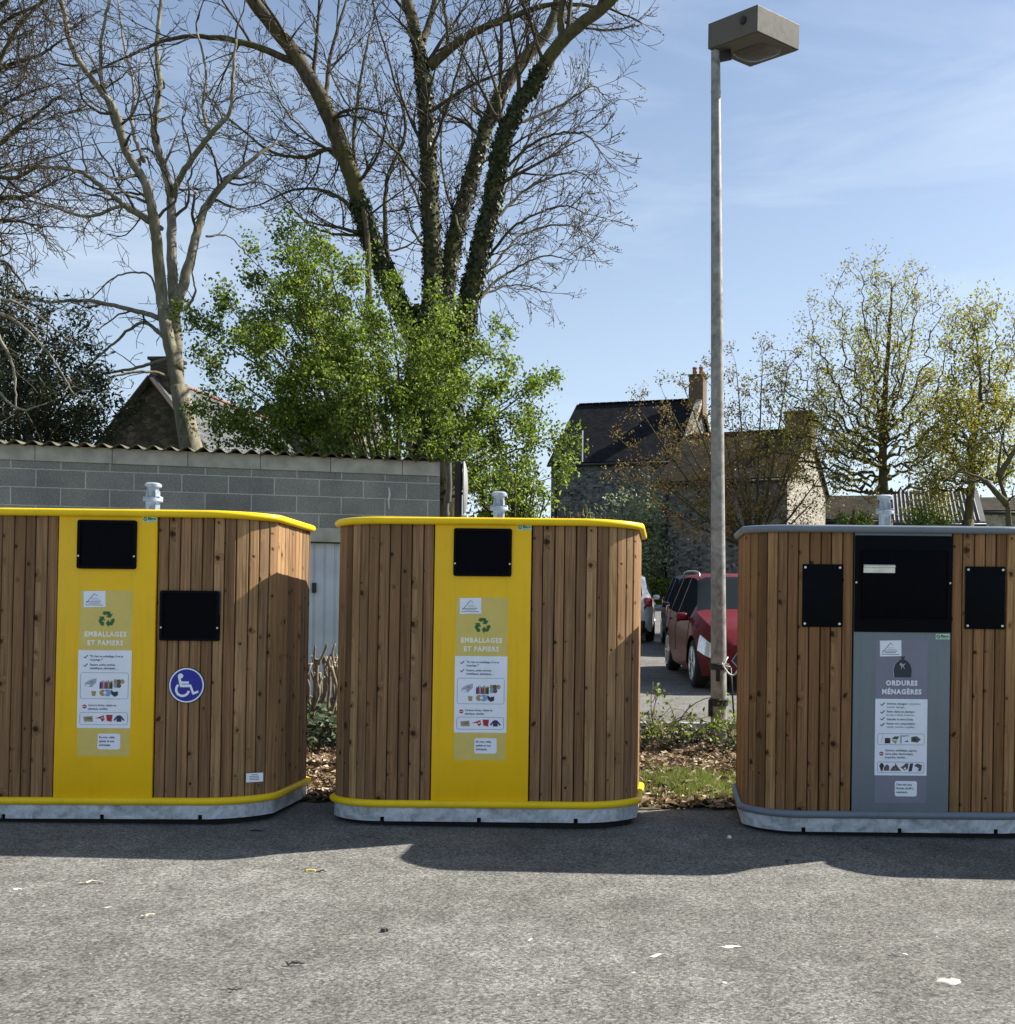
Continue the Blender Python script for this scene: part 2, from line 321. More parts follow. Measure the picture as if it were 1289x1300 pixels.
# ---------------------------------------------------------------- mesh helpers
class MB:
    def __init__(s): s.v = []; s.f = []; s.uv = None
    def add(s, vs, fs):
        o = len(s.v); s.v.extend(tuple(p) for p in vs); s.f.extend(tuple(i + o for i in f) for f in fs)
    def box(s, c, size, rot=None, bevel=0.0, seg=2):
        bm = bmesh.new(); bmesh.ops.create_cube(bm, size=1)
        for v in bm.verts: v.co = Vector((v.co.x * size[0], v.co.y * size[1], v.co.z * size[2]))
        if bevel > 0: bmesh.ops.bevel(bm, geom=list(bm.edges), offset=bevel, segments=seg, affect='EDGES', profile=.5)
        mat = Matrix.Translation(Vector(c)) @ (rot if rot else Matrix.Identity(4))
        bm.verts.index_update(); s.add([mat @ v.co for v in bm.verts], [[q.index for q in f.verts] for f in bm.faces]); bm.free(); return s
    def tube(s, pts, rad, k=6, closed=False, caps=True):
        pts = [Vector(p) for p in pts]; n = len(pts)
        if isinstance(rad, (int, float)): rad = [rad] * n
        o = len(s.v); ref = None
        for i, p in enumerate(pts):
            if closed: t = pts[(i + 1) % n] - pts[i - 1]
            else: t = pts[min(i + 1, n - 1)] - pts[max(i - 1, 0)]
            if t.length < 1e-9: t = Vector((0, 0, 1))
            t.normalize()
            if ref is None: ref = Vector((0, 0, 1)) if abs(t.z) < .9 else Vector((1, 0, 0))
            a = (ref - t * ref.dot(t))
            if a.length < 1e-5: a = t.orthogonal()
            a.normalize(); b = t.cross(a); ref = a
            for j in range(k):
                an = 2 * math.pi * j / k
                q = p + (a * math.cos(an) + b * math.sin(an)) * rad[i]; s.v.append((q.x, q.y, q.z))
        m = n if closed else n - 1
        for i in range(m):
            i2 = (i + 1) % n
            for j in range(k):
                j2 = (j + 1) % k
                s.f.append((o + i * k + j, o + i * k + j2, o + i2 * k + j2, o + i2 * k + j))
        if caps and not closed:
            s.f.append(tuple(o + j for j in range(k))[::-1]); s.f.append(tuple(o + (n - 1) * k + j for j in range(k)))
        return s
    def lathe(s, prof, c=(0, 0, 0), k=24, axis='z'):
        o = len(s.v); c = Vector(c)
        for r, h in prof:
            for j in range(k):
                a = 2 * math.pi * j / k; p = (r * math.cos(a), r * math.sin(a), h)
                if axis == 'y': p = (p[0], p[2], p[1])
                if axis == 'x': p = (p[2], p[0], p[1])
                s.v.append((c.x + p[0], c.y + p[1], c.z + p[2]))
        for i in range(len(prof) - 1):
            for j in range(k):
                j2 = (j + 1) % k; s.f.append((o + i * k + j, o + i * k + j2, o + (i + 1) * k + j2, o + (i + 1) * k + j))
        s.f.append(tuple(o + j for j in range(k))[::-1]); s.f.append(tuple(o + (len(prof) - 1) * k + j for j in range(k)))
        return s
    def flat(s, poly, y):             # polygon in local x-z facing -y
        o = len(s.v); s.v.extend((p[0], y, p[1]) for p in poly)
        s.f.append(tuple(range(o, o + len(poly)))); return s
    def ribbon(s, pts, wd, y, closed=False):
        n = len(pts); L = []
        for i in range(n):
            a = pts[(i - 1) % n] if (closed or i > 0) else pts[i]; b = pts[(i + 1) % n] if (closed or i < n - 1) else pts[i]
            tx, tz = b[0] - a[0], b[1] - a[1]; l = math.hypot(tx, tz) or 1; nx, nz = -tz / l * wd / 2, tx / l * wd / 2
            L.append(((pts[i][0] + nx, pts[i][1] + nz), (pts[i][0] - nx, pts[i][1] - nz)))
        for i in range(n if closed else n - 1):
            j = (i + 1) % n; s.flat([L[i][1], L[j][1], L[j][0], L[i][0]], y)
        return s
    def build(s, name, mat, parent=None, smooth=False, uv=None, loc=None):
        me = bpy.data.meshes.new(name)
        me.from_pydata(s.v, [], s.f); me.update()
        if uv is not None:
            ul = me.uv_layers.new(name='UVMap'); vi = np.empty(len(me.loops), dtype=np.int32); me.loops.foreach_get('vertex_index', vi)
            arr = np.asarray(uv, dtype=np.float32)[vi]; ul.data.foreach_set('uv', arr.ravel())
        if smooth:
            me.polygons.foreach_set('use_smooth', [True] * len(me.polygons))
            if smooth == 'auto':
                try: me.set_sharp_from_angle(angle=R(35))
                except Exception: pass
        me.materials.append(M[mat] if isinstance(mat, str) else mat)
        o = bpy.data.objects.new(name, me); C.objects.link(o)
        if parent is not None: o.parent = parent
        if loc is not None: o.location = loc
        return o

def tag(o, label=None, cat=None, group=None, kind=None):
    if label: o['label'] = label
    if cat: o['category'] = cat
    if group: o['group'] = group
    if kind: o['kind'] = kind
    return o
def empty(name, loc, label, cat, group=None, rz=0):
    o = bpy.data.objects.new(name, None); C.objects.link(o); o.location = loc; o.rotation_euler = (0, 0, rz)
    o.empty_display_size = .2; return tag(o, label, cat, group)
def txt(lines, size, x, z, y, lead=1.35, align='LEFT', bold=0.0, width=1.0, sp=1.0):
    """text laid on a plane facing -y, returns MB-ready (verts, faces)"""
    cu = bpy.data.curves.new('t', 'FONT'); cu.body = '\n'.join(lines); cu.size = size; cu.align_x = align
    cu.space_line = lead; cu.space_character = sp; cu.offset = bold; cu.resolution_u = 2
    ob = bpy.data.objects.new('t', cu); C.objects.link(ob); bpy.context.view_layer.update()
    me = bpy.data.meshes.new_from_object(ob)
    vs = [(x + v.co.x * width, y, z + v.co.y) for v in me.vertices]; fs = [tuple(p.vertices) for p in me.polygons]
    bpy.data.objects.remove(ob); bpy.data.curves.remove(cu); bpy.data.meshes.remove(me)
    return vs, fs
def rrect(x0, z0, x1, z1, r, n=5):
    pts = []
    for cx, cz, a0 in ((x1 - r, z1 - r, 0), (x0 + r, z1 - r, 90), (x0 + r, z0 + r, 180), (x1 - r, z0 + r, 270)):
        for i in range(n + 1):
            a = R(a0 + 90 * i / n); pts.append((cx + r * math.cos(a), cz + r * math.sin(a)))
    return pts
def circ(cx, cz, r, n=24, a0=0, a1=360, rz=None):
    m = n if a1 - a0 >= 360 else n + 1
    return [(cx + r * math.cos(R(a0 + (a1 - a0) * i / n)), cz + (rz or r) * math.sin(R(a0 + (a1 - a0) * i / n))) for i in range(m)]

# ---------------------------------------------------------------- ground
def gz(x, y):
    base = -.0105 * (max(-6, min(8, x)) + 1.1) * max(0, min(1, (11 - y) / 4))
    return base + float(np.interp(y, [0, 6.4, 9.8, 14.3, 23.4, 40, 55, 500], [0, 0, .075, .13, .41, 1.18, 1.30, 1.30]))
def sheet(name, xs, ys, dz, mat, kind='structure', jitter=0, edge=None):
    mb = MB(); nx, ny = len(xs), len(ys)
    for j, y in enumerate(ys):
        for i, x in enumerate(xs):
            yy = y + (edge(x) if (edge and j in (0,)) else 0)
            mb.v.append((x, yy, gz(x, yy) + dz + (random.uniform(-jitter, jitter) if jitter and 0 < j < ny - 1 else 0)))
    for j in range(ny - 1):
        for i in range(nx - 1):
            a = j * nx + i; mb.f.append((a, a + 1, a + nx + 1, a + nx))
    return tag(mb.build(name, mat, smooth=True), kind=kind)
xs_far = [-900, -300, -100, -50, -25, -12, -6, -3, 0, 3, 6, 8, 12, 25, 50, 100, 300, 900]
ys_far = [-60, -20, -5, 0, 3, 6.4, 7, 7.5, 8, 8.5, 9, 9.8, 11, 12.5, 14.3, 17, 20, 23.4, 27, 31, 35, 40, 47, 55, 100, 500, 1500]
sheet('ground', xs_far, ys_far, -.012, 'ground')
xs = list(np.linspace(-14, 14, 57)); ys = list(np.linspace(-8, 6.45, 40))
sheet('road', xs, ys, 0.0, 'asphalt')
def verge_edge(x): return .06 * math.sin(x * 7.1) + .05 * math.sin(x * 17.3) + .03 * math.sin(x * 41)
mbv = MB(); vx = list(np.linspace(-9.5, 9.5, 191)); vy = list(np.linspace(6.38, 9.75, 44))
def vz(x, y):
    t = max(0, min(1, (y - 6.38) / .7)); t2 = max(0, min(1, (9.75 - y) / .5))
    return gz(x, y) + .008 + .05 * t * t2 + .018 * t * t2 * (math.sin(x * 5.3 + y * 3) + math.sin(x * 11.7 - y * 7.1) * .6)
for j, y in enumerate(vy):
    for x in vx:
        yy = y + (verge_edge(x) if j == 0 else 0); mbv.v.append((x, yy, vz(x, y) + (random.uniform(-.012, .012) if 0 < j < 43 else 0)))
for j in range(43):
    for i in range(190): a = j * 191 + i; mbv.f.append((a, a + 1, a + 192, a + 191))
tag(mbv.build('verge_soil', 'soil', smooth=True), kind='structure')
sheet('car_park', list(np.linspace(-2.3, 14, 20)), [9.72, 10.5, 11.5, 12.5, 14.3, 17, 20, 23.4, 27, 31, 35, 40], .006, 'carpark')
kb = MB()
for i in range(16):
    x = -2.3 + i * 1.0; kb.box((x + .5, 9.66, gz(x, 9.66) + .03), (.985, .10, .12), bevel=.012)
tag(kb.build('kerb', 'kerb'), kind='structure')

# ---------------------------------------------------------------- recycling containers
W, D, RC = 1.736, .97, .25
ZR0, ZR1 = .133, 1.734
TH = R(62); RA = .37; CX, CY = RA * math.sin(TH), RA * (1 - math.cos(TH))     # each corner: a 62 degree arc, then a crease into the side
SEG = [('l', W / 2 - CX), ('a', TH), ('k', R(90) - TH), ('l', D - 2 * CY), ('k', R(90) - TH), ('a', TH), ('l', W - 2 * CX), ('a', TH), ('k', R(90) - TH), ('l', D - 2 * CY), ('k', R(90) - TH), ('a', TH), ('l', W / 2 - CX)]
TOT = sum((v if k == 'l' else RA * v if k == 'a' else 0) for k, v in SEG)
def along(s):
    """point, outward normal and tangent at arc length s from front centre, moving towards +x"""
    s %= TOT; x, y, an = 0.0, -D / 2, 0.0
    for k, v in SEG:
        if k == 'k': an += v; continue
        L = v if k == 'l' else RA * v; t = min(s, L)
        if k == 'l': x += math.cos(an) * t; y += math.sin(an) * t
        else:
            a2 = an + t / RA; x += RA * (math.sin(a2) - math.sin(an)); y += RA * (math.cos(an) - math.cos(a2)); an = a2
        s -= t
        if s <= 1e-9: break
    return Vector((x, y, 0)), Vector((math.sin(an), -math.cos(an), 0)), Vector((math.cos(an), math.sin(an), 0))
def perim(off=0.0, n=10):
    """closed outline offset outwards by off"""
    x, y, an = 0.0, -D / 2, 0.0; out = []
    for k, v in SEG[:-1]:
        if k == 'l': x += math.cos(an) * v; y += math.sin(an) * v; out.append((x, y, an, 1)) if True else None
        elif k == 'k':
            if out and math.hypot(out[-1][0] - x, out[-1][1] - y) < 1e-6: out.pop()
            out.append((x, y, an + v / 2, 1 / math.cos(v / 2))); an += v
        else:
            a0 = an; x0, y0 = x, y
            if out and out[-1][3] == 1 and math.hypot(out[-1][0] - x, out[-1][1] - y) < 1e-6: out.pop()
            crease = bool(out) and math.hypot(out[-1][0] - x, out[-1][1] - y) < 1e-6
            for i in range(1 if crease else 0, n + 1):
                a2 = a0 + v * i / n; out.append((x0 + RA * (math.sin(a2) - math.sin(a0)), y0 + RA * (math.cos(a0) - math.cos(a2)), a2, 1))
            an = a0 + v; x, y = out[-1][0], out[-1][1]
    return [(x + math.sin(a) * off * m, y - math.cos(a) * off * m) for x, y, a, m in out]
PW = .271
YF = -D / 2
def make_planks(seed):
    rs = random.Random(seed); mb = MB(); uv = []
    span = TOT - 2 * PW - .01; n = round(span / .0615); wd = span / n; s = PW + .005
    cuts = [s + i * wd for i in range(n + 1)]
    for i in range(1, n): cuts[i] += rs.uniform(-.004, .004)
    for i in range(n):
        s0, s1 = cuts[i] + .0030, cuts[i + 1] - .0030; sm = (s0 + s1) / 2; hw = (s1 - s0) / 2
        p, nn, t = along(sm); dep = rs.uniform(-.0018, .0008); ch = .0035; z0, z1 = ZR0 + .012, ZR1 - .012
        prof = [(-hw, -.02), (-hw, -ch), (-hw + ch, 0), (hw - ch, 0), (hw, -ch), (hw, -.02)]
        o = len(mb.v)
        for z in (z0, z1):
            for a, b in prof:
                q = p + t * a + nn * (b + dep); mb.v.append((q.x, q.y, z)); uv.append((a, z))
        for k in range(5): mb.f.append((o + k, o + k + 1, o + k + 7, o + k + 6))
        mb.f.append((o + 6, o + 7, o + 8, o + 9, o + 10, o + 11))
    return mb, uv
def skirt():
    mb = MB(); notches = [.535, -.0, -.54, 1.6]
    edges = {0.0, TOT}
    
    for i in range(200): edges.add(TOT * i / 200)
    nts = [((c - .012) % TOT, (c + .012) % TOT) for c in (.54, -.54, TOT / 2 - .5, TOT / 2 + .5)] + [(0, .012), (TOT - .012, TOT)]
    for s0, s1 in nts: edges |= {s0, s1}
    E = sorted(edges)
    for s0, s1 in zip(E[:-1], E[1:]):
        if s1 - s0 < 1e-6: continue
        m = (s0 + s1) / 2; zb = .058 if any(u < m < v for u, v in nts) else .034
        p0, n0, _ = along(s0); p1, n1, _ = along(s1 - 1e-7)
        A0, A1 = p0 + n0 * .006, p1 + n1 * .006; B0, B1 = p0 - n0 * .006, p1 - n1 * .006
        o = len(mb.v)
        for q in (A0, A1, B0, B1): mb.v += [(q.x, q.y, zb), (q.x, q.y, ZR0 - .002)]
        mb.f += [(o, o + 2, o + 3, o + 1), (o + 4, o + 5, o + 7, o + 6), (o, o + 4, o + 6, o + 2)]
    return mb
def panel_flap(root, cx, cz, w_, h_, y, hinge=True):
    fr = MB(); 
    def ringbox(x0, z0, x1, z1, t, y0, y1, r=.008):
        o = rrect(x0, z0, x1, z1, r); i = rrect(x0 + t, z0 + t, x1 - t, z1 - t, max(.002, r * .6)); n = len(o); b = len(fr.v)
        for ya, ring in ((y0, o), (y1, o), (y1, i), (y0 + .003, i)): fr.v.extend((p[0], ya, p[1]) for p in ring)
        for k in range(3):
            for j in range(n):
                j2 = (j + 1) % n; fr.f.append((b + k * n + j, b + k * n + j2, b + (k + 1) * n + j2, b + (k + 1) * n + j))
    ringbox(cx - w_ / 2, cz - h_ / 2, cx + w_ / 2, cz + h_ / 2, .017, y + .004, y - .013, .012)
    f = fr.build('flap_frame', 'black', root)
    fl = MB().box((cx, y - .001, cz), (w_ - .030, .012, h_ - .030), bevel=.004).build('flap', 'blackflap', root)
    for sx in (-1, 1):
        s = MB(); s.lathe([(.0055, 0), (.0055, -.003), (.003, -.005)], (cx + sx * (w_ / 2 - .009), y - .012, cz - h_ * .24), 10, 'y')
        s.build('screw', 'screw', f)
def label_sheet(root, kind, y, T):
    """T maps photo pixel offsets (dx from panel centre, row y of the middle bin) to local x, z"""
    x0, z1 = T(-32.5, 758); x1, z0 = T(32.5, 965)
    sh = MB().box(((x0 + x1) / 2, y, (z0 + z1) / 2), (x1 - x0, .0012, z1 - z0)).build('information_label', 'labelyellow' if kind == 'y' else 'labelgrey', root)
    Y = y - .0012
    zt = 833 if kind == 'y' else 890; 
    def S(rows): return rows
    wtop, wbot = (833, 930)
    a = T(-33, wtop); b = T(33, wbot)
    wm = MB(); wm.box(((a[0] + b[0]) / 2, Y, (a[1] + b[1]) / 2), (b[0] - a[0], .0008, a[1] - b[1])); wm.build('white_field', 'white', sh); wm = MB()
    p = T(-28, 759); q = T(-1, 779)
    rot = Matrix.Rotation(R(-1.5), 4, 'Y'); wm.box(((p[0] + q[0]) / 2, Y, (p[1] + q[1]) / 2), (q[0] - p[0], .0012, p[1] - q[1]), rot=rot); wm.build('emblem_card', 'white', sh); wm = MB()
    b0 = T(-7, 937); b1 = T(21, 956.5); wm.flat(rrect(b0[0], b1[1], b1[0], b0[1], .012), Y)
    wm.build('speech_bubble', 'white', sh)
    Y2 = Y - .0012
    # title
    if kind == 'y': rows = [('EMBALLAGES', 815.6), ('ET PAPIERS', 826.6)]
    else: rows = [('ORDURES', 815.6), ('MÉNAGÈRES', 826.6)]
    for s_, yy in rows:
        t = MB(); c = T(0, yy); t.add(*txt([s_], .0375, c[0], c[1], Y2, align='CENTER', bold=.0019, sp=1.17, width=.93 if kind == 'y' else .95)); t.build('title_lettering', 'cream' if kind == 'y' else 'white', sh)
    ink = MB()
    def line(s_, dx, yy, sz=.0165, bold=.0003): c = T(dx, yy); ink.add(*txt([s_], sz, c[0], c[1], Y2, bold=bold, width=.93))
    chk = MB()
    def check(dx, yy):
        c = T(dx, yy); chk.ribbon([(c[0] - .010, c[1] + .002), (c[0] - .003, c[1] - .006), (c[0] + .012, c[1] + .010)], .0055, Y2)
    if kind == 'y':
        line('"Si c\'est un emballage, il va au', -18.5, 841.7); line('recyclage !"', -18.5, 846); line('Papiers, petits cartons,', -18.5, 852.3); line('métalliques, plastiques, ...', -18.5, 856.6)
        check(-24, 841.5); check(-24, 852)
        line('Cartons bruns, objets en', -19.5, 902.8); line('plastique, textiles', -19.5, 907.2)
        boxes = [(-29.5, 861, 29.5, 893.5), (-29.5, 910.5, 29.5, 925.8)]; stop = (-24, 903.3)
        line('En vrac, vidés,', -5, 942.6); line('aplatis et non', -5, 947.4); line('imbriqués.', -5, 952.2)
    else:
        line('Déchets ménagers :', -18.5, 840.2); line('mouchoir,', 10.5, 840.2, bold=0); line('couche, éponge...', -18.5, 844.4, bold=0)
        line('Petits objets en plastique :', -18.5, 850.2); line('brosse à dents, couverts...', -18.5, 854.4, bold=0)
        line('Vaisselle et verre brisés.', -18.5, 860.0); line('Restes non compostables :', -18.5, 865.4); line('viande, poisson, coquilles, ...', -18.5, 869.6, bold=0)
        for r_ in (840, 850, 858.5, 866): check(-24, r_)
        boxes = [(-29.5, 877, 29.5, 891), (-29.5, 913, 29.5, 926.5)]; stop = (-24.5, 902.5)
        line('Cartons, emballages, papiers,', -20, 899.4); line('verre, piles, électronique,', -20, 903.8); line('ampoules, textiles ...', -20, 908.2)
        line('Dans des sacs', -5, 942.6); line('fermés, de 80 L', -5, 947.4); line('maximum.', -5, 952.2)
    c = T(*stop); 
    st = MB(); st.flat(circ(c[0], c[1], .0115, 16), Y2); nb = MB(); nb.ribbon([(c[0] - .007, c[1]), (c[0] + .007, c[1])], .004, Y2 - .0004)
    ink.build('small_lettering', 'navy', sh)
    # emblem: peak outline with base lines
    em = MB(); c0 = T(-25, 774.5); c1 = T(-14.5, 762); c2 = T(-11.5, 765)
    em.ribbon([c0, c1, c2], .003, Y2)
    for k, (a_, b_, r_) in enumerate(((-25, -6, 772.4), (-22, -8, 774.2), (-26, -4, 776.4))): em.ribbon([T(a_, r_), T(b_, r_)], .0028, Y2)
    for a_, b_, r_ in ((-18, -10, 768.4), (-19, -7, 770.4)): em.ribbon([T(a_, r_), T(b_, r_)], .0014, Y2)
    em.build('emblem', 'navy', sh)
    ed = MB()
    for (xa, ya, xb, yb) in boxes:
        a = T(xa, ya); b = T(xb, yb); ed.ribbon(rrect(a[0], b[1], b[0], a[1], .012), .0028, Y2, closed=True)
    ed.build('icon_border', 'mid', sh)
    ics = {k: MB() for k in ('tan', 'lblue', 'dgrey', 'green', 'red', 'navy', 'mid', 'cream', 'ink')}
    def poly(m, dx, yy, pts, sc=1.0): c = T(dx, yy); ics[m].flat([(c[0] + x * .0045 * sc, c[1] + z * .0045 * sc) for x, z in pts], Y2 - (.0003 if m in ('cream', 'ink', 'red') else 0))
    if kind == 'y':
        # recycling arrows
        c = T(1, 794); Rr = .046
        for k in range(3):
            a = R(120 * k)
            pts = [(-.34, .90), (.30, .90), (.50, .56), (.70, .66), (.44, .14), (-.08, .26), (.13, .38), (-.02, .60), (-.14, .42), (-.50, .62)]
            ics['green'].flat([(c[0] + Rr * 1.05 * (x * math.cos(a) + z * math.sin(a)), c[1] + Rr * 1.05 * (-x * math.sin(a) + z * math.cos(a))) for x, z in pts], Y2)
        c = None
        poly('mid', -17, 874, [(-7, -4), (1, -5), (7, 1), (7, 6), (-1, 4), (-7, 0)]); poly('dgrey', -17, 874, [(-1, 1), (4, 3), (2, 0)], .9); poly('cream', -19, 876, [(-4, -2), (1, -2), (1, 0), (-4, 0)])
        for i, m in enumerate(('navy', 'red', 'lblue', 'dgrey', 'red', 'tan', 'green', 'ink')): poly(m, -5 + i * 2.0, 876, [(-1, -5), (1.2, -5), (1.2, 1 + i % 3), (.4, 4 + i % 3), (-.4, 4 + i % 3), (-1, 1)])
        for i, m in enumerate(('tan', 'dgrey', 'tan', 'mid', 'dgrey')): poly(m, 14 + (i % 3) * 4.0, 872 + (i // 3) * 5, circ(0, 0, 3.0, 8))
        poly('tan', -13, 886, [(-3, 2), (3, 2), (2, -4), (-2, -4)]); poly('tan', -2, 886, circ(0, 0, 4, 9)); poly('lblue', 4, 886, circ(0, 0, 4.5, 9)); poly('cream', 1, 886, circ(0, 0, 2, 8))
        poly('ink', 13, 886, [(-5, 4), (-1, 1), (4, 2), (4, -3), (0, -5), (-4, -2)])
        poly('tan', -19, 918, [(-6, 2), (5, 3), (6, -4), (-5, -4)]); poly('dgrey', -19, 918, [(-5, 0), (4, 1), (4, -1)]); poly('red', -5, 918, [(-6, 0), (0, 2), (5, 4), (6, -2), (3, -4), (1, 0)]); poly('cream', -3.4, 917.6, circ(2, 0, 1.6, 8))
        poly('red', 7, 917.5, [(-4, 4), (4, 4), (3, -3), (-3, -3)]); poly('red', 6, 921, [(-3, 0), (4, 1), (4, -1)])
        poly('navy', 19, 918, [(-7, -2), (-3, 3), (-1, 4), (1, 4), (3, 3), (7, -2), (5, -3), (3, 0), (3, -4), (-3, -4), (-3, 0), (-5, -3)])
        poly('cream', -21, 946, [(0, 0)] * 0 or [(-.1, -.1), (.1, -.1), (0, .1)], .1)
    else:
        # tied refuse sack
        c = T(1, 793); k_ = .0046
        ics['ink'].flat([(c[0] + x * k_, c[1] + z * k_) for x, z in [(-10, -12), (-11, -3), (-9, 4), (-5, 8), (-1, 10), (-3, 14), (0, 13), (3, 14), (1.5, 10), (5, 8), (9, 4), (11, -3), (10.5, -12)]], Y2)
        ics['mid'].flat([(c[0] + x * k_, c[1] + z * k_) for x, z in [(-3, 6), (0, 4), (4, 5), (1, 2), (3, -2), (-.5, 1), (-2, -3), (-2, 2), (-4, 3)]], Y2 - .0004)
        ics['cream'].ribbon([(c[0] + x * k_, c[1] + z * k_) for x, z in [(-10.5, -12.5), (-11.6, -3), (-9.5, 4.6), (-5, 8.8)]], .0012, Y2)
        poly('mid', -24, 884, [(-1.2, -4), (-.6, -4), (1.4, 5), (.8, 5)]); poly('ink', -17, 886, [(-3.4, -3.4), (3.4, -3.4), (3.4, 3.4), (-3.4, 3.4)]); poly('red', -17, 886, [(-.5, -3), (.5, -3), (.5, 3), (-.5, 3)], 1)
        poly('green', -7, 883.5, [(-5, 0), (-1, 3), (5, 3), (2, -1)]); poly('tan', -7, 887, [(-5, 2), (2, 1), (3, 2), (0, -3)])
        poly('mid', 4, 884, [(-5, -5), (-3, -5), (-3, 3), (6, 4), (6, 5), (-5, 5)]); poly('dgrey', 4.5, 885, [(-1, -4), (8, -4), (6, 0)], .6)
        poly('dgrey', 19, 884, [(-6, 3), (1, 4), (6, 0), (2, -4), (-6, -3)]); poly('ink', 19, 884, circ(-2, 0, 2.5, 8))
        poly('ink', -24, 919.5, [(-3, 2), (-1, 5), (1, 5), (3, 2), (.8, -5), (-.8, -5)]); poly('mid', -24, 918, circ(0, 0, 1.5, 8)); poly('dgrey', -17.5, 920, [(-4, -4), (-3, 1), (0, 4), (3, 2), (3, -4)])
        poly('dgrey', -6.5, 920, [(-7, -4), (-3, 2), (-1, 2), (0, 6), (2, 2), (7, -4)]); poly('tan', -7, 921.5, circ(0, 0, 1.6, 8)); poly('dgrey', 5, 919.5, [(-5, 0), (-1, 2), (1, 5), (5, 5), (4, -2), (0, -4)])
        poly('cream', 5.6, 921, circ(0, 0, 1.4, 8)); poly('navy', 13, 919.5, [(-3, -5), (-1, 5), (3, 5), (1, -5)]); poly('dgrey', 22, 919.5, [(-5, 2), (-1, 5), (5, 3), (4, -4), (0, -5), (1, -1)])
    st.build('no_entry_mark', 'red', sh); nb.build('no_entry_bar', 'white', sh); chk.build('tick_marks', 'green' if kind == 'y' else 'ink', sh)
    polys = []
    for k, m in ics.items():
        for f in m.f:
            vs = [m.v[q] for q in f]; polys.append((sum(v[0] for v in vs) / len(vs), sum(v[2] for v in vs) / len(vs), k, vs))
    cl = []
    for p_ in sorted(polys, key=lambda q: (round(q[1] / .03), q[0])):
        for c_ in cl:
            if any(math.hypot(p_[0] - q[0], (p_[1] - q[1])) < (.040 if p_[1] > 1.1 else .0165) for q in c_): c_.append(p_); break
        else: cl.append([p_])
    for c_ in cl:
        m = MB(); ks = []; mi = []
        for q in c_:
            if q[2] not in ks: ks.append(q[2])
            m.add(q[3], [tuple(range(len(q[3])))]); mi.append(ks.index(q[2]))
        o = m.build('pictogram', ks[0], sh)
        for k in ks[1:]: o.data.materials.append(M[k])
        o.data.polygons.foreach_set('material_index', mi)
    # small maker's mark
    return sh

def bin_common(root, kind, seed):
    mb, uv = make_planks(seed)
    mb.build('plank_cladding', 'wood' if kind == 'y' else 'wood2', root, uv=uv)
    inner = MB(); ring = perim(-.021); n = len(ring)
    for z in (.05, 1.72): inner.v.extend((p[0], p[1], z) for p in ring)
    for j in range(n): inner.f.append((j, (j + 1) % n, n + (j + 1) % n, n + j))
    inner.f.append(tuple(range(n, 2 * n))); inner.f.append(tuple(range(n))[::-1]); inner.build('inner_shell', 'void', root)
    rm = 'railyellow' if kind == 'y' else 'railgrey'
    for z in (ZR0, ZR1):
        ring = perim(.012, 12);  prof = [(math.cos(R(a)) * .0225, math.sin(R(a)) * .0225) for a in range(0, 360, 24)]
        m = MB(); pts = [Vector((p[0], p[1], z)) for p in ring]
        m.tube(pts, .0215, 14, closed=True); m.build('rail', rm, root, smooth=True)
    skirt().build('base_skirt', 'galv', root, smooth='auto')
    ft = MB(); ring = perim(-.025, 8); n = len(ring)
    for z in (-.05, .056): ft.v.extend((p[0], p[1], z) for p in ring)
    for j in range(n): ft.f.append((j, (j + 1) % n, n + (j + 1) % n, n + j))
    ft.build('gap_shade_foot', 'void', root)  # added near-black foot; its colour stands in for shade under the skirt
    lid = MB(); lay = [(0.0, 1.737), (-.03, 1.748), (-.10, 1.757), (-.24, 1.765)]; n = None
    for off, z in lay:
        sc = 1 + off * 2 / D; rr = [(x * (1 + off * 2 / W), y * sc, z) for x, y in perim(0.0, 8)]
        n = len(rr); lid.v.extend(rr)
    for k in range(3):
        for j in range(n): lid.f.append((k * n + j, k * n + (j + 1) % n, (k + 1) * n + (j + 1) % n, (k + 1) * n + j))
    lid.f.append(tuple(range(3 * n, 4 * n))); lid.build('lid', 'galvpost', root, smooth=True)
    # front sheet
    MB().box((0, YF + .004, (ZR0 + ZR1) / 2), (2 * PW, .020, ZR1 - ZR0 - .02), bevel=.004, seg=2).build('front_panel', 'yellow' if kind == 'y' else 'grey', root, smooth='auto')
    # lifting post
    lp = MB(); cy = .02
    lp.box((0.0, cy, 1.83), (.062, .062, .20), bevel=.006); lp.box((0, cy, 1.885), (.105, .045, .014), bevel=.004)
    lp.lathe([(.055, 1.862), (.055, 1.878), (.03, 1.884)], (0, cy, 0), 20); lp.lathe([(.032, 1.87), (.032, 1.945), (.046, 1.951), (.048, 1.966), (.035, 1.975), (.0, 1.977)], (0, cy, 0), 24)
    lp.build('lifting_post', 'galvpost', root, smooth='auto')
def mark_sticker(root, x, z):
    s = MB().box((x, YF - .0070, z), (.077, .0012, .030)).build('maker_sticker', 'palegreen', root)
    m = MB(); m.ribbon(circ(x - .024, z, .009, 16), .004, YF - .0086, closed=True); m.ribbon([(x - .031, z + .007), (x - .017, z - .007)], .003, YF - .0086)
    m.add(*txt(['Bisco'], .021, x - .010, z - .004, YF - .0086, bold=.0008)); m.ribbon([(x - .009, z - .010), (x + .032, z - .010)], .002, YF - .0086)
    m.build('sticker_mark', 'green', s)

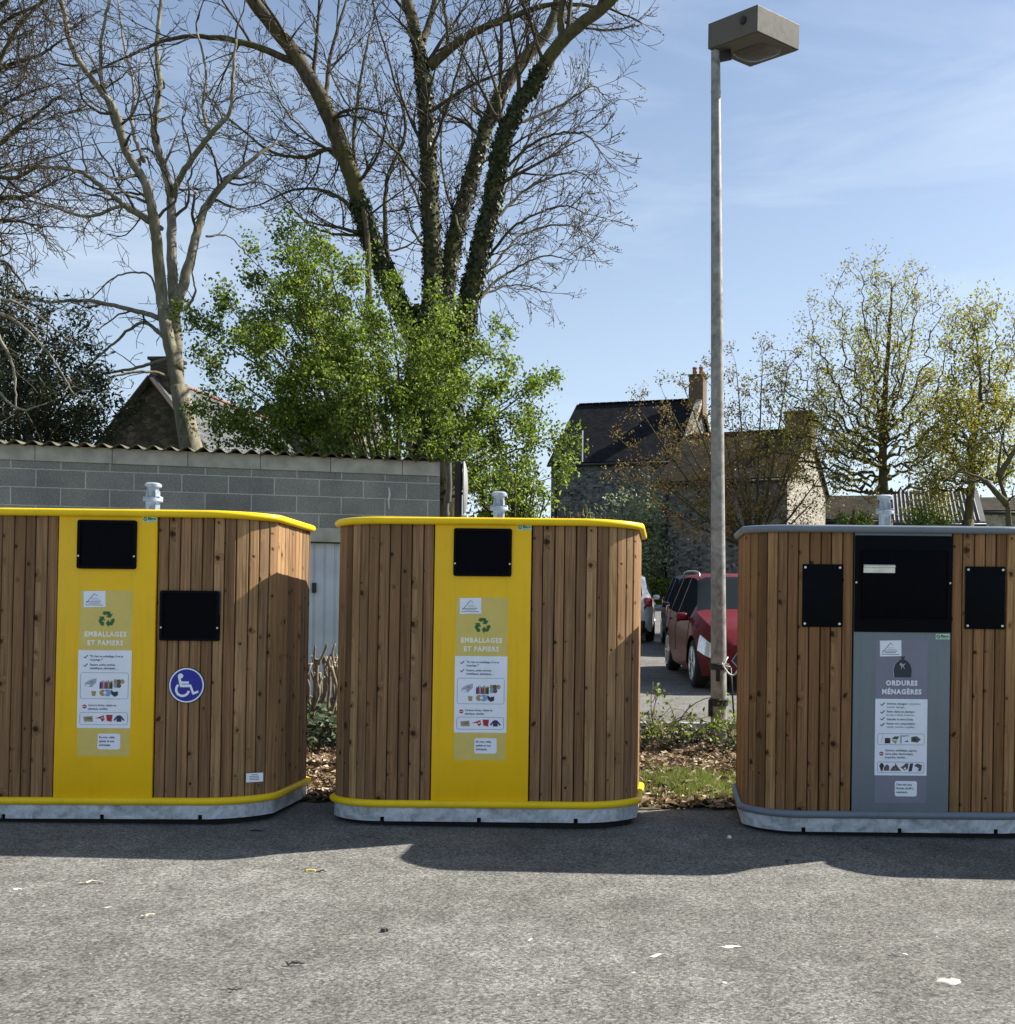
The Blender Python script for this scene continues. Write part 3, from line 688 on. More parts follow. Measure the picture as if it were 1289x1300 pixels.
bins = []
def place_bin(x, yfront, z, yaw, tx, label, kind, seed):
    root = empty('recycling_container' if kind == 'y' else 'waste_container', (0, 0, 0), label, 'waste container', 'wood clad waste containers in a row')
    # origin at centre of the footprint; tilt and yaw about the front foot
    rot = Euler((tx, 0, yaw)); c = rot.to_matrix() @ Vector((0, D / 2, 0))
    root.rotation_euler = rot; root.location = Vector((x, yfront, z)) + c
    bin_common(root, kind, seed); bins.append(root); return root
def Tmid(dx, row):
    """pixel offset from the panel's axis and photo row on the middle container -> local x, z"""
    return (dx / 224.8, (1050.6 - row) / 224.8)
yl = YF - .0062
# left container
b1 = place_bin(-3.149, 5.635, .017, R(1.6), -.022, 'leftmost yellow trimmed wooden recycling container, with wheelchair sign and a second black flap', 'y', 3)
b2 = place_bin(-1.082, 5.73, 0, 0, -.030, 'middle yellow trimmed wooden recycling container standing between the other two, single black flap', 'y', 8)
b2.scale.x = 1.011; b2.location.x += .006; b1.scale.x = .995
for b in (b1, b2):
    panel_flap(b, .0, (1050.6 - 700.5) / 224.8, .325, .272, YF - .006)
    label_sheet(b, 'y', yl, Tmid); mark_sticker(b, .231, (1050.6 - 668) / 224.8)
# second flap and sign of the left container
panel_flap(b1, .462, 1.165, .330, .280, YF + .002)
cx, cz = .452, .777
sg = MB(); ring = circ(cx, cz, .101, 40); o = len(sg.v); sg.v += [(p[0], YF + .001, p[1]) for p in ring] + [(p[0], YF - .004, p[1]) for p in ring]
for j in range(40): sg.f.append((j, (j + 1) % 40, 40 + (j + 1) % 40, 40 + j))
sg.f.append(tuple(range(40, 80))); sgo = sg.build('accessibility_sign', 'ink', b1)
bd = MB(); bd.flat(circ(cx, cz, .096, 40), YF - .0046); bd.build('blue_field', 'blue', sgo)
sy = MB(); Yw = YF - .0056; kx = .101 / 445
def wc(x, y): return (cx + (x - 655) * kx, cz - (y - 620) * kx)
sy.ribbon(circ(cx, cz, .0925, 40), .0075, Yw, closed=True)
sy.flat([wc(*p) for p in [(438, 400), (450, 355), (500, 325), (550, 345), (575, 385), (560, 430), (525, 450), (510, 470), (535, 530), (540, 660), (500, 665), (470, 560)]], Yw)
sy.ribbon([wc(520, 553), (wc(710, 553))], 55 * kx, Yw - .0002); sy.ribbon([wc(500, 632), wc(750, 632)], 68 * kx, Yw - .0002)
sy.ribbon([wc(742, 610), wc(828, 835)], 55 * kx, Yw - .0004); sy.ribbon([wc(812, 825), wc(945, 768)], 55 * kx, Yw - .0006)
arc = [wc(560 + 155 * math.cos(R(a)), 725 + 155 * math.sin(R(a))) for a in range(12, 236, 8)]
sy.ribbon(arc, 60 * kx, Yw - .0002); sy.build('wheelchair_symbol', 'white', sgo)
pl = MB().box((.826, YF + .028, .262), (.088, .002, .050), rot=Matrix.Rotation(R(26), 4, 'Z')).build('data_plate', 'white', b1)
pl.location = (0, 0, 0)
pm = MB()
for k in range(4): pm.box((.824 + .001, YF + .0255, .278 - k * .009), (.05 if k else .03, .0012, .003), rot=Matrix.Rotation(R(26), 4, 'Z'))
pm.build('plate_print', 'dgrey', pl)
# grey container
b3 = place_bin(1.292, 5.706, -.030, 0, .014, 'grey trimmed wooden household waste container at the right, with large black hatch', 'g', 21)
def Tg(dx, row):
    return (dx / 225.9, (1050.6 - (row + 53.0 - 0)) / 224.8) if False else (dx / 224.8, (1050.6 - row) / 224.8 - .006 - (0))
zc0 = lambda row: 1.26 + (770 - row + 2.9) / 225.9 + .030
def Tgrey(dx, row):
    # rows are given on the middle container; the grey label sits 54 rows lower in the photo
    return (dx / 225.9, zc0(row + 54))
z1_, z0_ = zc0(680.5), zc0(802.5)
hz_ = MB().box((0, YF - .006, (z0_ + z1_) / 2), (.541, .016, z1_ - z0_), bevel=.004).build('hatch_frame', 'black', b3, smooth='auto')
dz1, dz0 = zc0(699.5), zc0(784); dxa, dxb = (1092.5 - 1145.2) / 225.9, (1199.5 - 1145.2) / 225.9
dr = MB(); dr.box(((dxa + dxb) / 2, YF - .017, (dz0 + dz1) / 2), (dxb - dxa, .014, dz1 - dz0), bevel=.004)
hatch = dr.build('hatch_door', 'blackflap', b3, smooth='auto')
rim = MB(); 
for (xa, za, xb, zb) in ((dxa - .012, dz0 - .012, dxb + .012, dz0 - .004), (dxa - .012, dz0, dxa - .004, dz1), (dxb + .004, dz0, dxb + .012, dz1)):
    rim.box(((xa + xb) / 2, YF - .0165, (za + zb) / 2), (xb - xa, .010, zb - za), bevel=.002)
rim.build('hatch_rim', 'black', b3)
ha, hb = (1094.2 - 1145.2) / 225.9, (1134 - 1145.2) / 225.9; hz1, hz0 = zc0(717.5), zc0(728)
hd = MB(); hd.box(((ha + hb) / 2, YF - .027, (hz0 + hz1) / 2), (hb - ha, .006, hz1 - hz0), bevel=.002); hd.box(((ha + hb) / 2, YF - .033, hz1 - .010), (hb - ha, .014, .012), bevel=.003)
hd.build('handle', 'steel', hatch)
for sx in (-1, 1): MB().lathe([(.006, 0), (.006, -.003), (.003, -.005)], (sx * .262, YF - .0135, zc0(740)), 10, 'y').build('screw', 'screw', hz_)
for pcx, ra, rb in ((1043.5, 716.5, 795.8), (1249.3, 719.5, 798.5)):
    lx = (pcx - 1145.2 + (0.0)) / 225.9; za, zb = zc0(ra) + (pcx - 1145) * .01 / 225.9, zc0(rb) + (pcx - 1145) * .01 / 225.9
    pn = MB().box((lx, YF - .005, (za + zb) / 2), (.224, .010, za - zb), bevel=.003).build('cover_plate', 'black', b3, smooth='auto')
    for sx in (-1, 1):
        for zz in (za - .018, zb + .018): MB().lathe([(.007, 0), (.007, -.003), (.003, -.005)], (lx + sx * .097, YF - .0095, zz), 12, 'y').build('screw', 'screw', pn)
label_sheet(b3, 'g', yl, Tgrey); mark_sticker(b3, (1196 - 1145) / 225.9, zc0(807.5))
# neighbour out of frame to the right: only its shadow falls into the picture
b4 = place_bin(3.42, 5.72, -.045, 0, .0, 'grey trimmed wooden waste container beyond the right edge, casting the rightmost shadow', 'g', 33)

# ---------------------------------------------------------------- street lamp
base = P(913, 944, 8.5); top = P(908.7, 66, 8.42)
lampR = empty('street_lamp', (base.x, base.y, gz(base.x, base.y) + .03), 'tall galvanised street lamp with square grey head between the middle and grey containers', 'street lamp')
def rel(p, o): return Vector(p) - o.location
pts = []; rad = []
for i in range(15):
    t = i / 14; q = base.lerp(top, t); pts.append(rel(q, lampR) + (Vector((0, 0, -.1)) if i == 0 else Vector())); rad.append(.069 * (1 - t) + .038 * t)
MB().tube(pts, rad, 20).build('pole', 'lamp_steel', lampR, smooth='auto')
j1 = rel(P(909, 117, 8.43), lampR); MB().lathe([(.041, -.012), (.043, 0), (.041, .012)], j1, 20).build('pole_joint', 'lamp_steel', lampR, smooth='auto')
hc = P(957, 47, 8.42); s_ = .268; hh = .098
Mh = Matrix.Rotation(R(8.5), 4, 'X') @ Matrix.Rotation(R(45), 4, 'Z')
hd = MB(); hd.box((0, 0, 0), (2 * s_, 2 * s_, 2 * hh), bevel=.004)
ho = hd.build('lamp_head', 'lamp_head', lampR); ho.matrix_local = Matrix.Translation(rel(hc, lampR)) @ Mh
rec = MB(); rec.box((0, 0, -hh - .003), (2 * s_ - .03, 2 * s_ - .03, .012), bevel=.003); rec.build('underside_plate', 'lamp_head', ho)
ls = MB()
rows = []
for k, (sc, dz) in enumerate(((1, 0), (.93, -.012), (.75, -.02), (.45, -.026), (.15, -.028))):
    row = []
    for a in range(0, 360, 15):
        ca, sa = math.cos(R(a)), math.sin(R(a)); ex = abs(ca) ** .6 * (1 if ca > 0 else -1); ey = abs(sa) ** .6 * (1 if sa > 0 else -1)
        row.append((ex * .15 * sc + .05, ey * .19 * sc, -hh - .009 + dz))
    ls.v += row
for k in range(4):
    for j in range(24): ls.f.append((k * 24 + j, k * 24 + (j + 1) % 24, (k + 1) * 24 + (j + 1) % 24, (k + 1) * 24 + j))
ls.f.append(tuple(range(96, 120))); ls.build('lens', 'lens', ho, smooth=True)
MB().lathe([(.032, 0), (.032, -.012), (.018, -.022), (.0, -.024)], (-s_, -.12, .02), 16, 'x').build('photocell', 'carblack', ho)
ar = MB(); ar.box(rel(P(921, 71, 8.42), lampR), (.10, .05, .07), rot=Matrix.Rotation(R(-12), 4, 'Y'), bevel=.006); ar.build('bracket', 'carblack', lampR)
for row, hgt in ((846, .052), (891, .060)):
    c = rel(P(913.2, row, 8.49), lampR); m = MB()
    m.lathe([(.060, -hgt / 2), (.077, -hgt / 2), (.079, 0), (.077, hgt / 2), (.060, hgt / 2)], c, 28)
    m.tube([(c.x + .078 * math.cos(a), c.y + .078 * math.sin(a), c.z + hgt * .3) for a in [i * .2243995 for i in range(28)]], .008, 6, closed=True)
    m.box((c.x - .012 if row < 860 else c.x - .075, c.y - .084 if row < 860 else c.y - .04, c.z - .05), (.036, .008, .14), bevel=.002)
    m.build('strap', 'strap', lampR, smooth='auto')
c = rel(P(913, 838, 8.42), lampR); wp = []
for i in range(25):
    t = i / 24; wp.append((c.x + .02 + .22 * t, c.y - .06, c.z - .02 - .10 * math.sin(math.pi * min(1, t * 1.25)) + .14 * max(0, t - .5)))
MB().tube(wp, .0065, 6).tube([(c.x + .07, c.y - .06, c.z + .03), (c.x + .03, c.y - .08, c.z - .04), (c.x + .09, c.y - .07, c.z - .05)], .006, 5).build('wire_loop', 'wire', lampR, smooth=True)
MB().tube([(c.x + .095, c.y - .03, c.z - .06), (c.x + .11, c.y - .02, c.z - .25), (c.x + .13, c.y, c.z - .50)], .008, 5).build('earth_cable', 'carblack', lampR, smooth=True)

# ---------------------------------------------------------------- block shed
A = P(-260, 600, 10.9); B = P(559, 600, 12.45)
ax = Vector((B.x - A.x, B.y - A.y, 0)); SL = ax.length; ang = math.atan2(ax.y, ax.x)
shed = empty('block_shed', (A.x, A.y, gz(A.x, A.y)), 'grey concrete block shed with corrugated roof edge behind the yellow containers', 'shed', rz=ang)
def sh(px, row, extra=0):      # local x,z on the shed's front plane for a photo pixel
    u, v = px - PX, PY - row; tu, tv = u - ROLL * v, v + ROLL * u; dirv = Vector((tu / F, 1, tv / F))
    nrm = Vector((-ax.y, ax.x, 0)); t = nrm.dot(Vector((A.x, A.y, 0))) / nrm.dot(dirv); q = dirv * t + Vector((0, 0, CZ))
    return ((q - Vector((A.x, A.y, 0))).dot(ax.normalized()), q.z - shed.location.z)
H1 = sh(300, 595)[1]; HL = sh(410, 670)[1]; HD = sh(410, 688)[1]
dx0 = sh(230, 700)[0]; dx1 = sh(452, 700)[0]
def wallquads(mb, x0, z0, x1, z1, y0, y1):
    mb.box(((x0 + x1) / 2, (y0 + y1) / 2, (z0 + z1) / 2), (x1 - x0, y1 - y0, z1 - z0))
wl = MB(); uvs = []
wallquads(wl, 0, -.4, dx0, H1, 0, .2); wallquads(wl, dx1, -.4, SL, H1, 0, .2); wallquads(wl, dx0, HL, dx1, H1, 0, .2)
wallquads(wl, SL - .2, -.4, SL - .001, H1, .2, 3.4); wallquads(wl, 0.001, -.4, .2, H1, .2, 3.4); wallquads(wl, 0, -.4, SL, H1 - .05, 3.4, 3.6)
off_ = (-H1 + .205 * 12 + .09)
uvs = [(v[0] + v[1] + .21, v[2] + off_) for v in wl.v]
wl.build('block_wall', 'block', shed, uv=uvs)
bc = MB(); H2 = sh(300, 576)[1]; n = 12; x = 0.0
joints = [sh(q, 590)[0] for q in (-170, -70, 45, 143, 239, 331, 420, 511)]
ed = [0] + joints + [SL]
for a_, b_ in zip(ed[:-1], ed[1:]): bc.box(((a_ + b_) / 2, .09, (H1 + H2) / 2 + .002), (b_ - a_ - .006, .21, H2 - H1), bevel=.003)
bc.build('ring_beam', 'concrete', shed)
MB().box(((dx0 + dx1) / 2 , .095, (HL + HD) / 2), (dx1 - dx0 + .3, .215, HL - HD - .004), bevel=.004).build('lintel', 'concrete', shed)
dd = MB(); nn = 26; xs_ = []
per = .115; k = int((dx1 - dx0) / per)
for i in range(k):
    x0 = dx0 + i * (dx1 - dx0) / k; w_ = (dx1 - dx0) / k
    dd.box((x0 + w_ / 2, .12, HD / 2 - .1), (w_ * .80, .03, HD + .18), bevel=.006); dd.box((x0 + w_, .128, HD / 2 - .1), (w_ * .22, .02, HD + .18))
dro = dd.build('metal_door', 'door', shed)
hx, hz2 = sh(398, 746); MB().box((hx, .085, hz2), (.05, .03, .12), bevel=.005).build('latch', 'carblack', dro)
# corrugated sheet
rf = MB(); pitch = .177; nx = int((SL + .18) / pitch * 12); rows_ = [(-.10, H2 + .02), (.9, H2 + .06), (3.75, H2 + .20)]
for (yy, zz) in rows_:
    for i in range(nx + 1):
        xx = -.05 + (SL + .18) * i / nx; rf.v.append((xx, yy, zz + .027 * math.cos(2 * math.pi * xx / pitch) + random.uniform(-.002, .002)))
for (yy, zz) in rows_:
    for i in range(nx + 1):
        xx = -.05 + (SL + .18) * i / nx; rf.v.append((xx, yy, zz - .009 + .027 * math.cos(2 * math.pi * xx / pitch)))
m_ = nx + 1
for r_ in range(2):
    for i in range(nx): a = r_ * m_ + i; rf.f.append((a, a + 1, a + m_ + 1, a + m_)); b = a + 3 * m_; rf.f.append((b, b + m_, b + m_ + 1, b + 1))
for i in range(nx): rf.f.append((i, i + 3 * m_, i + 1 + 3 * m_, i + 1))
rf.build('corrugated_roof', 'fibro', shed, smooth='auto')
gx0, gz0 = sh(573, 585)
gp = MB(); gp.tube([(SL + .10, -.02, H2 - .01), (SL + .11, .0, H1 - .12), (SL + .10, .02, H1 - .3)], .036, 12); gp.tube([(SL + .08, .04, H1 - .25), (SL + .08, .04, .0)], .03, 12)
gp.lathe([(.038, -.02), (.038, .02)], (SL + .08, .04, H1 - .45), 12); gp.build('downpipe', 'pvc', shed, smooth='auto')
hx, hzz = sh(494, 633); MB().tube([(hx, -.03, hzz + .13), (hx + .01, -.035, hzz + .05), (hx - .004, -.03, hzz - .02), (hx + .006, -.04, hzz - .13)], [.006, .013, .010, .012], 8).tube([(hx, -.035, hzz + .02), (hx, .02, hzz + .02)], .006, 6).build('wall_hook', 'wire', shed, smooth=True)

# convex mirror seen edge on, on its post
mp_ = P(584, 655, 11.6); mroot = empty('traffic_mirror', (mp_.x, mp_.y, gz(mp_.x, mp_.y)), 'round traffic mirror seen edge on, on a dark post beside the shed', 'mirror')
zt = P(584, 586, 11.6).z - mroot.location.z
MB().box((-.02, .0, zt / 2), (.075, .075, zt), bevel=.01).build('post', 'darkpost', mroot)
mir = MB(); zc_ = P(584, 620, 11.6).z - mroot.location.z
mir.lathe([(.30, 0), (.305, .010), (.28, .028), (.20, .048), (.10, .056), (0.0, .06)], (0, 0, 0), 32, 'x')
mo = mir.build('mirror_disc', 'mirror_back', mroot, smooth='auto'); mo.location = (.035, -.02, zc_); mo.rotation_euler = (0, 0, R(11.5))
MB().box((.04, 0, zc_ - .33), (.10, .04, .05), bevel=.008).build('clamp', 'wire', mroot)

# far slim lamp
q = P(643, 566, 42); fl = empty('distant_street_lamp', (q.x, q.y, 1.2), 'small distant street lamp seen through the green bush', 'street lamp')
MB().tube([(0, 0, 0), (0, 0, q.z - 1.25)], [.07, .05], 8).build('pole', 'lamp_steel', fl); MB().lathe([(.1, -.05), (.28, 0), (.22, .09), (0, .13)], (0, 0, q.z - 1.25), 12).build('lamp_head', 'lamp_head', fl)

# ---------------------------------------------------------------- houses
def house(name, label, corner, yaw, L, Dp, zb, ze, zr, wall, roof, gable=None, chim=(), over=.15, coping=None, wins=()):
    """corner = near-right front foot; front runs to local -x, depth to +y"""
    r = empty(name, (corner[0], corner[1], zb), label, 'house', rz=yaw); he, hr = ze - zb, zr - zb
    w_ = MB(); 
    w_.add([(0, 0, 0), (-L, 0, 0), (-L, 0, he), (0, 0, he)], [(0, 1, 2, 3)]); w_.add([(0, Dp, 0), (-L, Dp, 0), (-L, Dp, he), (0, Dp, he)], [(3, 2, 1, 0)])
    if not gable: 
        w_.add([(0, 0, 0), (0, 0, he), (0, Dp / 2, hr), (0, Dp, he), (0, Dp, 0)], [(0, 1, 2, 3, 4)])
    w_.add([(-L, 0, 0), (-L, 0, he), (-L, Dp / 2, hr), (-L, Dp, he), (-L, Dp, 0)], [(4, 3, 2, 1, 0)]); w_.build('wall', wall, r)
    if gable: g_ = MB(); g_.add([(0.0, 0, 0), (0.0, 0, he), (0.0, Dp / 2, hr), (0.0, Dp, he), (0.0, Dp, 0)], [(0, 1, 2, 3, 4)]); g_.build('gable', gable, r)
    sl_ = math.hypot(Dp / 2 + over, (hr - he) * (Dp / 2 + over) / (Dp / 2)); drop = (hr - he) / (Dp / 2) * over
    rb = MB(); uv = []
    for sgn, y0 in ((1, -over), (-1, Dp + over)):
        ym = Dp / 2; a = [(-L - over, y0, he - drop + .03), (over, y0, he - drop + .03), (over, ym, hr + .03), (-L - over, ym, hr + .03)]
        b = [(p[0], p[1], p[2] + .10) for p in a]
        rb.add(a + b, [(0, 1, 2, 3), (7, 6, 5, 4), (0, 4, 5, 1), (1, 5, 6, 2), (3, 2, 6, 7), (0, 3, 7, 4)]); uv += [(0, 0), (L, 0), (L, sl_), (0, sl_)] * 2
    ro = rb.build('roof', roof, r, uv=uv)
    for (cx_, cw, cd, ch, pots, mt) in chim:
        m = MB(); m.box((cx_, Dp / 2, hr + ch / 2 - .4), (cw, cd, ch + .8), bevel=.02); m.box((cx_, Dp / 2, hr + ch + .04), (cw + .12, cd + .12, .10), bevel=.02)
        co_ = m.build('chimney', mt, ro)
        for k in range(pots):
            MB().lathe([(.13, 0), (.11, .38), (.14, .40), (.13, .46)], (cx_ + (k - (pots - 1) / 2) * .36, Dp / 2, hr + ch + .09), 12).build('chimney_pot', 'terracotta', co_)
    if coping:
        m = MB(); n_ = Vector((0, Dp / 2, hr - he))
        for (ya, za, yb, zb_) in ((-.25, he - .3, Dp / 2, hr), (Dp + .25, he - .3, Dp / 2, hr)):
            a = Vector((.08, ya, za + .22)); b = Vector((.08, yb, zb_ + .26)); mid_ = (a + b) / 2; an = math.atan2(b.z - a.z, b.y - a.y)
            m.box(mid_, (.34, (b - a).length, .26), rot=Matrix.Rotation(an, 4, 'X'))
        m.build('gable_coping', coping, r)
    gt = MB(); gt.tube([(-L - over, -over - .05, he - drop + .0), (over, -over - .05, he - drop + .0)], .065, 8); gt.tube([(-L + .3, -over, he - drop), (-L + .3, -.06, he - .35), (-L + .3, -.06, 0)], .045, 6); gt.build('gutter', 'carblack', r, smooth=True)
    rd = MB()
    k = int(L / .4)
    for i in range(k): rd.box((-L + (i + .5) * L / k, Dp / 2, hr + .13), (L / k * .94, .22, .09), bevel=.02)
    return r, rd, ro
# main dark slate house
n1 = P(858, 592, 51)
r1, rd, ro = house('slate_house', 'stone house with dark slate roof and red chimney pots, left of the street lamp', (n1.x + .2, n1.y), R(-15), 6.9, 8.2, 1.2, P(780, 583, 51).z, P(800, 509, 55).z, 'stone', 'slate', chim=((-.1, .8, .9, 1.3, 2, 'brick'),), coping='stone_pale')
rd.build('ridge', 'slate', ro)
MB().tube([(-5.1, -.25, P(700, 582, 51).z - 1.2), (-5.1, -.25, P(700, 582, 51).z + .4), (-5.1, -.25, P(700, 546, 51).z - 1.2)], .04, 6).build('vent_pipe', 'wire', r1)
n2 = P(1000, 605, 40)
r2, rd, ro = house('brown_roofed_house', 'stone house with lichen brown roof and sunlit gable, between street lamp and tall budding tree', (n2.x, n2.y), R(-22), 5.4, 6.4, 1.2, P(960, 606, 40).z, P(1010, 548, 43).z, 'stone', 'slate_old', gable='stone_pale', chim=((-.35, 1.15, .8, .75, 0, 'brick'),))  # gable paler than the walls: its sunlight is put into the stone colour
rd.build('ridge', 'slate_old', ro)
# left house with gable to the viewer (ridge runs away)
ap = P(195, 481, 30)
lr = empty('gabled_house', (ap.x, ap.y, 1.0), 'dark stone gabled house with chimney behind the pale bare tree, above the shed roof', 'house', rz=R(-4))
hr = ap.z - 1.0; he = P(135, 570, 30).z - 1.0 - .6; hwid = 2.15; ln = 7.5
sx = hwid / (hr - he)
MB().add([(-hwid, 0, 0), (hwid, 0, 0), (hwid, 0, he), (0, 0, hr), (-hwid, 0, he)], [(0, 1, 2, 3, 4)]) if False else None
m = MB(); m.add([(-hwid, 0, 0), (hwid, 0, 0), (hwid, 0, he), (0, 0, hr), (-hwid, 0, he), (-hwid, ln, 0), (hwid, ln, 0), (hwid, ln, he), (0, ln, hr), (-hwid, ln, he)], [(0, 1, 2, 3, 4), (9, 8, 7, 6, 5), (1, 6, 7, 2), (5, 0, 4, 9)]); m.build('wall', 'stone_dark', lr)
m = MB(); uv = []
for sg_ in (-1, 1):
    e = Vector((sg_ * (hwid + .2), 0, he - .2 / sx)); a = [(0, -.15, hr), (0, ln, hr), (e.x, ln, e.z), (e.x, -.15, e.z)]; b = [(p[0] + sg_ * .02, p[1], p[2] + .12) for p in a]
    m.add(a + b, [(0, 1, 2, 3), (7, 6, 5, 4), (0, 4, 5, 1), (1, 5, 6, 2), (2, 6, 7, 3), (3, 7, 4, 0)]); uv += [(0, 0), (ln, 0), (ln, 4), (0, 4)] * 2
lro = m.build('roof', 'slate_pale', lr, uv=uv)
m = MB(); 
for sg_ in (-1, 1): m.tube([(0, -.2, hr + .02), (sg_ * (hwid + .2), -.2, he - .2 / sx + .02)], .08, 4)
m.build('bargeboard', 'darkpost', lr)
m = MB(); m.box((.22, .35, hr + .12), (.72, .6, .95), bevel=.02); m.box((.22, .35, hr + .62), (.84, .72, .1), bevel=.02); m.build('chimney', 'stone_dark', lro)
m = MB()
for i in range(18): m.box((0, (i + .5) * ln / 18, hr + .14), (.18, ln / 18 * .93, .07), bevel=.02)
m.build('ridge_tiles', 'terracotta', lro)
q2 = P(440, 575, 37)
r3, rd, ro = house('low_slate_house', 'low dark slate roofed building half hidden behind the green bush', (q2.x, q2.y), R(-6), 4.6, 5.5, 1.0, P(400, 578, 37).z, P(400, 512, 39).z, 'stone', 'slate'); rd.build('ridge', 'slate', ro)
q3 = P(1246, 664, 38)
r4, rd, ro = house('sheet_roofed_barn', 'low barn with pale corrugated sheet roof at the far right', (q3.x, q3.y), R(-10), 3.4, 5.0, 1.0, P(1240, 664, 38).z, P(1240, 627, 40.5).z, 'stone_pale', 'zinc')
rbs = MB()
for i in range(23):
    x0 = -3.5 + i * .155; rbs.tube([(x0, -.14, P(1240, 664, 38).z - 1.0 + .09), (x0, 2.5, P(1240, 627, 40.5).z - 1.0 + .15)], .035, 5)
rbs.build('sheet_ribs', 'zinc', ro)
q4 = P(1142, 660, 47)
r5, rd, ro = house('far_slate_house', 'far brown slate roof seen just left of the tall budding tree trunk', (q4.x, q4.y), R(-8), 3.6, 5, 1.0, P(1110, 660, 47).z, P(1110, 632, 49.5).z, 'stone', 'slate_old')
q5 = P(1330, 664, 46)
r6, rd, ro = house('stone_cottage', 'low pale stone cottage wall at the right edge behind the trees', (q5.x, q5.y), R(-4), 4.2, 5, 1.0, P(1280, 650, 46).z, P(1280, 636, 49).z, 'stone_pale', 'slate_old')

# ---------------------------------------------------------------- branches and leaves
class Tree:
    def __init__(s, seed): s.trunk = MB(); s.tw = MB(); s.tips = []; s.r = random.Random(seed)
def crv(pts, n):
    """Catmull-Rom through pts"""
    pts = [Vector(p) for p in pts]; out = []
    P_ = [pts[0] * 2 - pts[1]] + pts + [pts[-1] * 2 - pts[-2]]
    for i in range(1, len(P_) - 2):
        for k in range(n):
            t = k / n; p0, p1, p2, p3 = P_[i - 1:i + 3]
            out.append(.5 * ((2 * p1) + (p2 - p0) * t + (2 * p0 - 5 * p1 + 4 * p2 - p3) * t * t + (3 * p1 - p0 - 3 * p2 + p3) * t ** 3))
    out.append(pts[-1]); return out
def randperp(r, t):
    v = Vector((r.gauss(0, 1), r.gauss(0, 1), r.gauss(0, 1))); v -= t * v.dot(t)
    return v.normalized() if v.length > 1e-4 else t.orthogonal().normalized()
def sprout(T, p, d, L, r0, lvl, cfg):
    """recursive twig; cfg: seg, wig, up, kids, ratio, ang, rmin, maxl"""
    r = T.r; n = max(4, int(L / cfg['seg'])); step = L / n; curl = randperp(r, d.normalized()) * abs(r.gauss(0, cfg.get('curl', .10))); pts = [p.copy()]; d = d.normalized(); dirs = [d]
    for i in range(n):
        wv = Vector((r.gauss(0, 1), r.gauss(0, 1), r.gauss(0, 1))) * cfg['wig']
        d = (d + wv + curl * (4.0 / n) + Vector((0, 0, cfg['up'] * (.4 + 1.2 * i / n)))).normalized(); p = p + d * step; pts.append(p.copy()); dirs.append(d)
    rad = [max(cfg['rmin'], r0 * (1 - .78 * i / n)) for i in range(n + 1)]
    T.tw.tube(pts, rad, 4 if r0 > .012 else 3, caps=False)
    if lvl >= cfg['maxl']:
        T.tips.append((pts[-1], dirs[-1])); 
        if n > 3: T.tips.append((pts[n // 2], dirs[n // 2]))
        return
    kids = cfg['kids'][lvl]; 
    m = max(1, int(L * kids + r.random()))
    for k in range(m):
        t = .18 + .80 * (k + r.random()) / m; i = min(n - 1, int(t * n)); dd = dirs[i]
        a = R(r.uniform(*cfg['ang'])); nd = dd * math.cos(a) + randperp(r, dd) * math.sin(a)
        sprout(T, pts[i], nd, L * cfg['ratio'] * r.uniform(.6, 1.15) * (1.15 - .5 * t), max(cfg['rmin'], rad[i] * .62), lvl + 1, cfg)
    T.tips.append((pts[-1], dirs[-1]))
def limb(T, pix, rr, cfg, dens=3.0, bl=(1.0, 2.2), start=.25, k=8, n=8, trunk=True, side=None, kink=.006):
    """pix: list of (x, y, depth) photo positions; rr=(r0, r1)"""
    pts = crv([P(*q) for q in pix], n); m = len(pts); r = T.r
    if kink: pts = [pts[0]] + [q + Vector((r.gauss(0, kink), r.gauss(0, kink), r.gauss(0, kink))) for q in pts[1:-1]] + [pts[-1]]
    rad = [rr[0] + (rr[1] - rr[0]) * (i / (m - 1)) ** .8 for i in range(m)]
    T.trunk.tube(pts, rad, k)
    tot = sum((pts[i + 1] - pts[i]).length for i in range(m - 1)); cnt = int(tot * dens * (1 - start))
    for c in range(cnt):
        t = start + (1 - start) * (c + r.random()) / cnt; i = min(m - 2, int(t * (m - 1))); d = (pts[i + 1] - pts[i]).normalized()
        a = R(r.uniform(*cfg.get('ang0', cfg['ang']))); pp = randperp(r, d)
        if side: pp = (pp + Vector(side) * .8).normalized()
        sprout(T, pts[i].lerp(pts[i + 1], r.random()), d * math.cos(a) + pp * math.sin(a), r.uniform(*bl) * (1.1 - .4 * t), max(cfg['rmin'], min(rad[i] * .45, cfg.get('r1', .03))), 0, cfg)
    sprout(T, pts[-1], pts[-1] - pts[-2], bl[1] * cfg.get('end', .6), rad[-1], 0, cfg)
    return pts, rad
def leaves(tips, r, n, size, spread, droop=.0, aspect=.6, filt=None):
    mb = MB(); T_ = [t for t in tips if not filt or filt(t[0])]
    if not T_: return mb
    for i in range(n):
        p, d = T_[r.randrange(len(T_))]; q = p + Vector((r.gauss(0, spread), r.gauss(0, spread), r.gauss(0, spread)))
        a = Vector((r.gauss(0, 1), r.gauss(0, 1), r.gauss(0, 1) - droop)).normalized(); b = randperp(r, a); L = size * r.uniform(.55, 1.3); wd = L * aspect * .5
        c = a.cross(b) * L * .12; o = len(mb.v)
        mb.v += [tuple(q), tuple(q + a * L * .5 + b * wd - c), tuple(q + a * L), tuple(q + a * L * .5 - b * wd - c)]; mb.f.append((o, o + 1, o + 2, o + 3))
    return mb
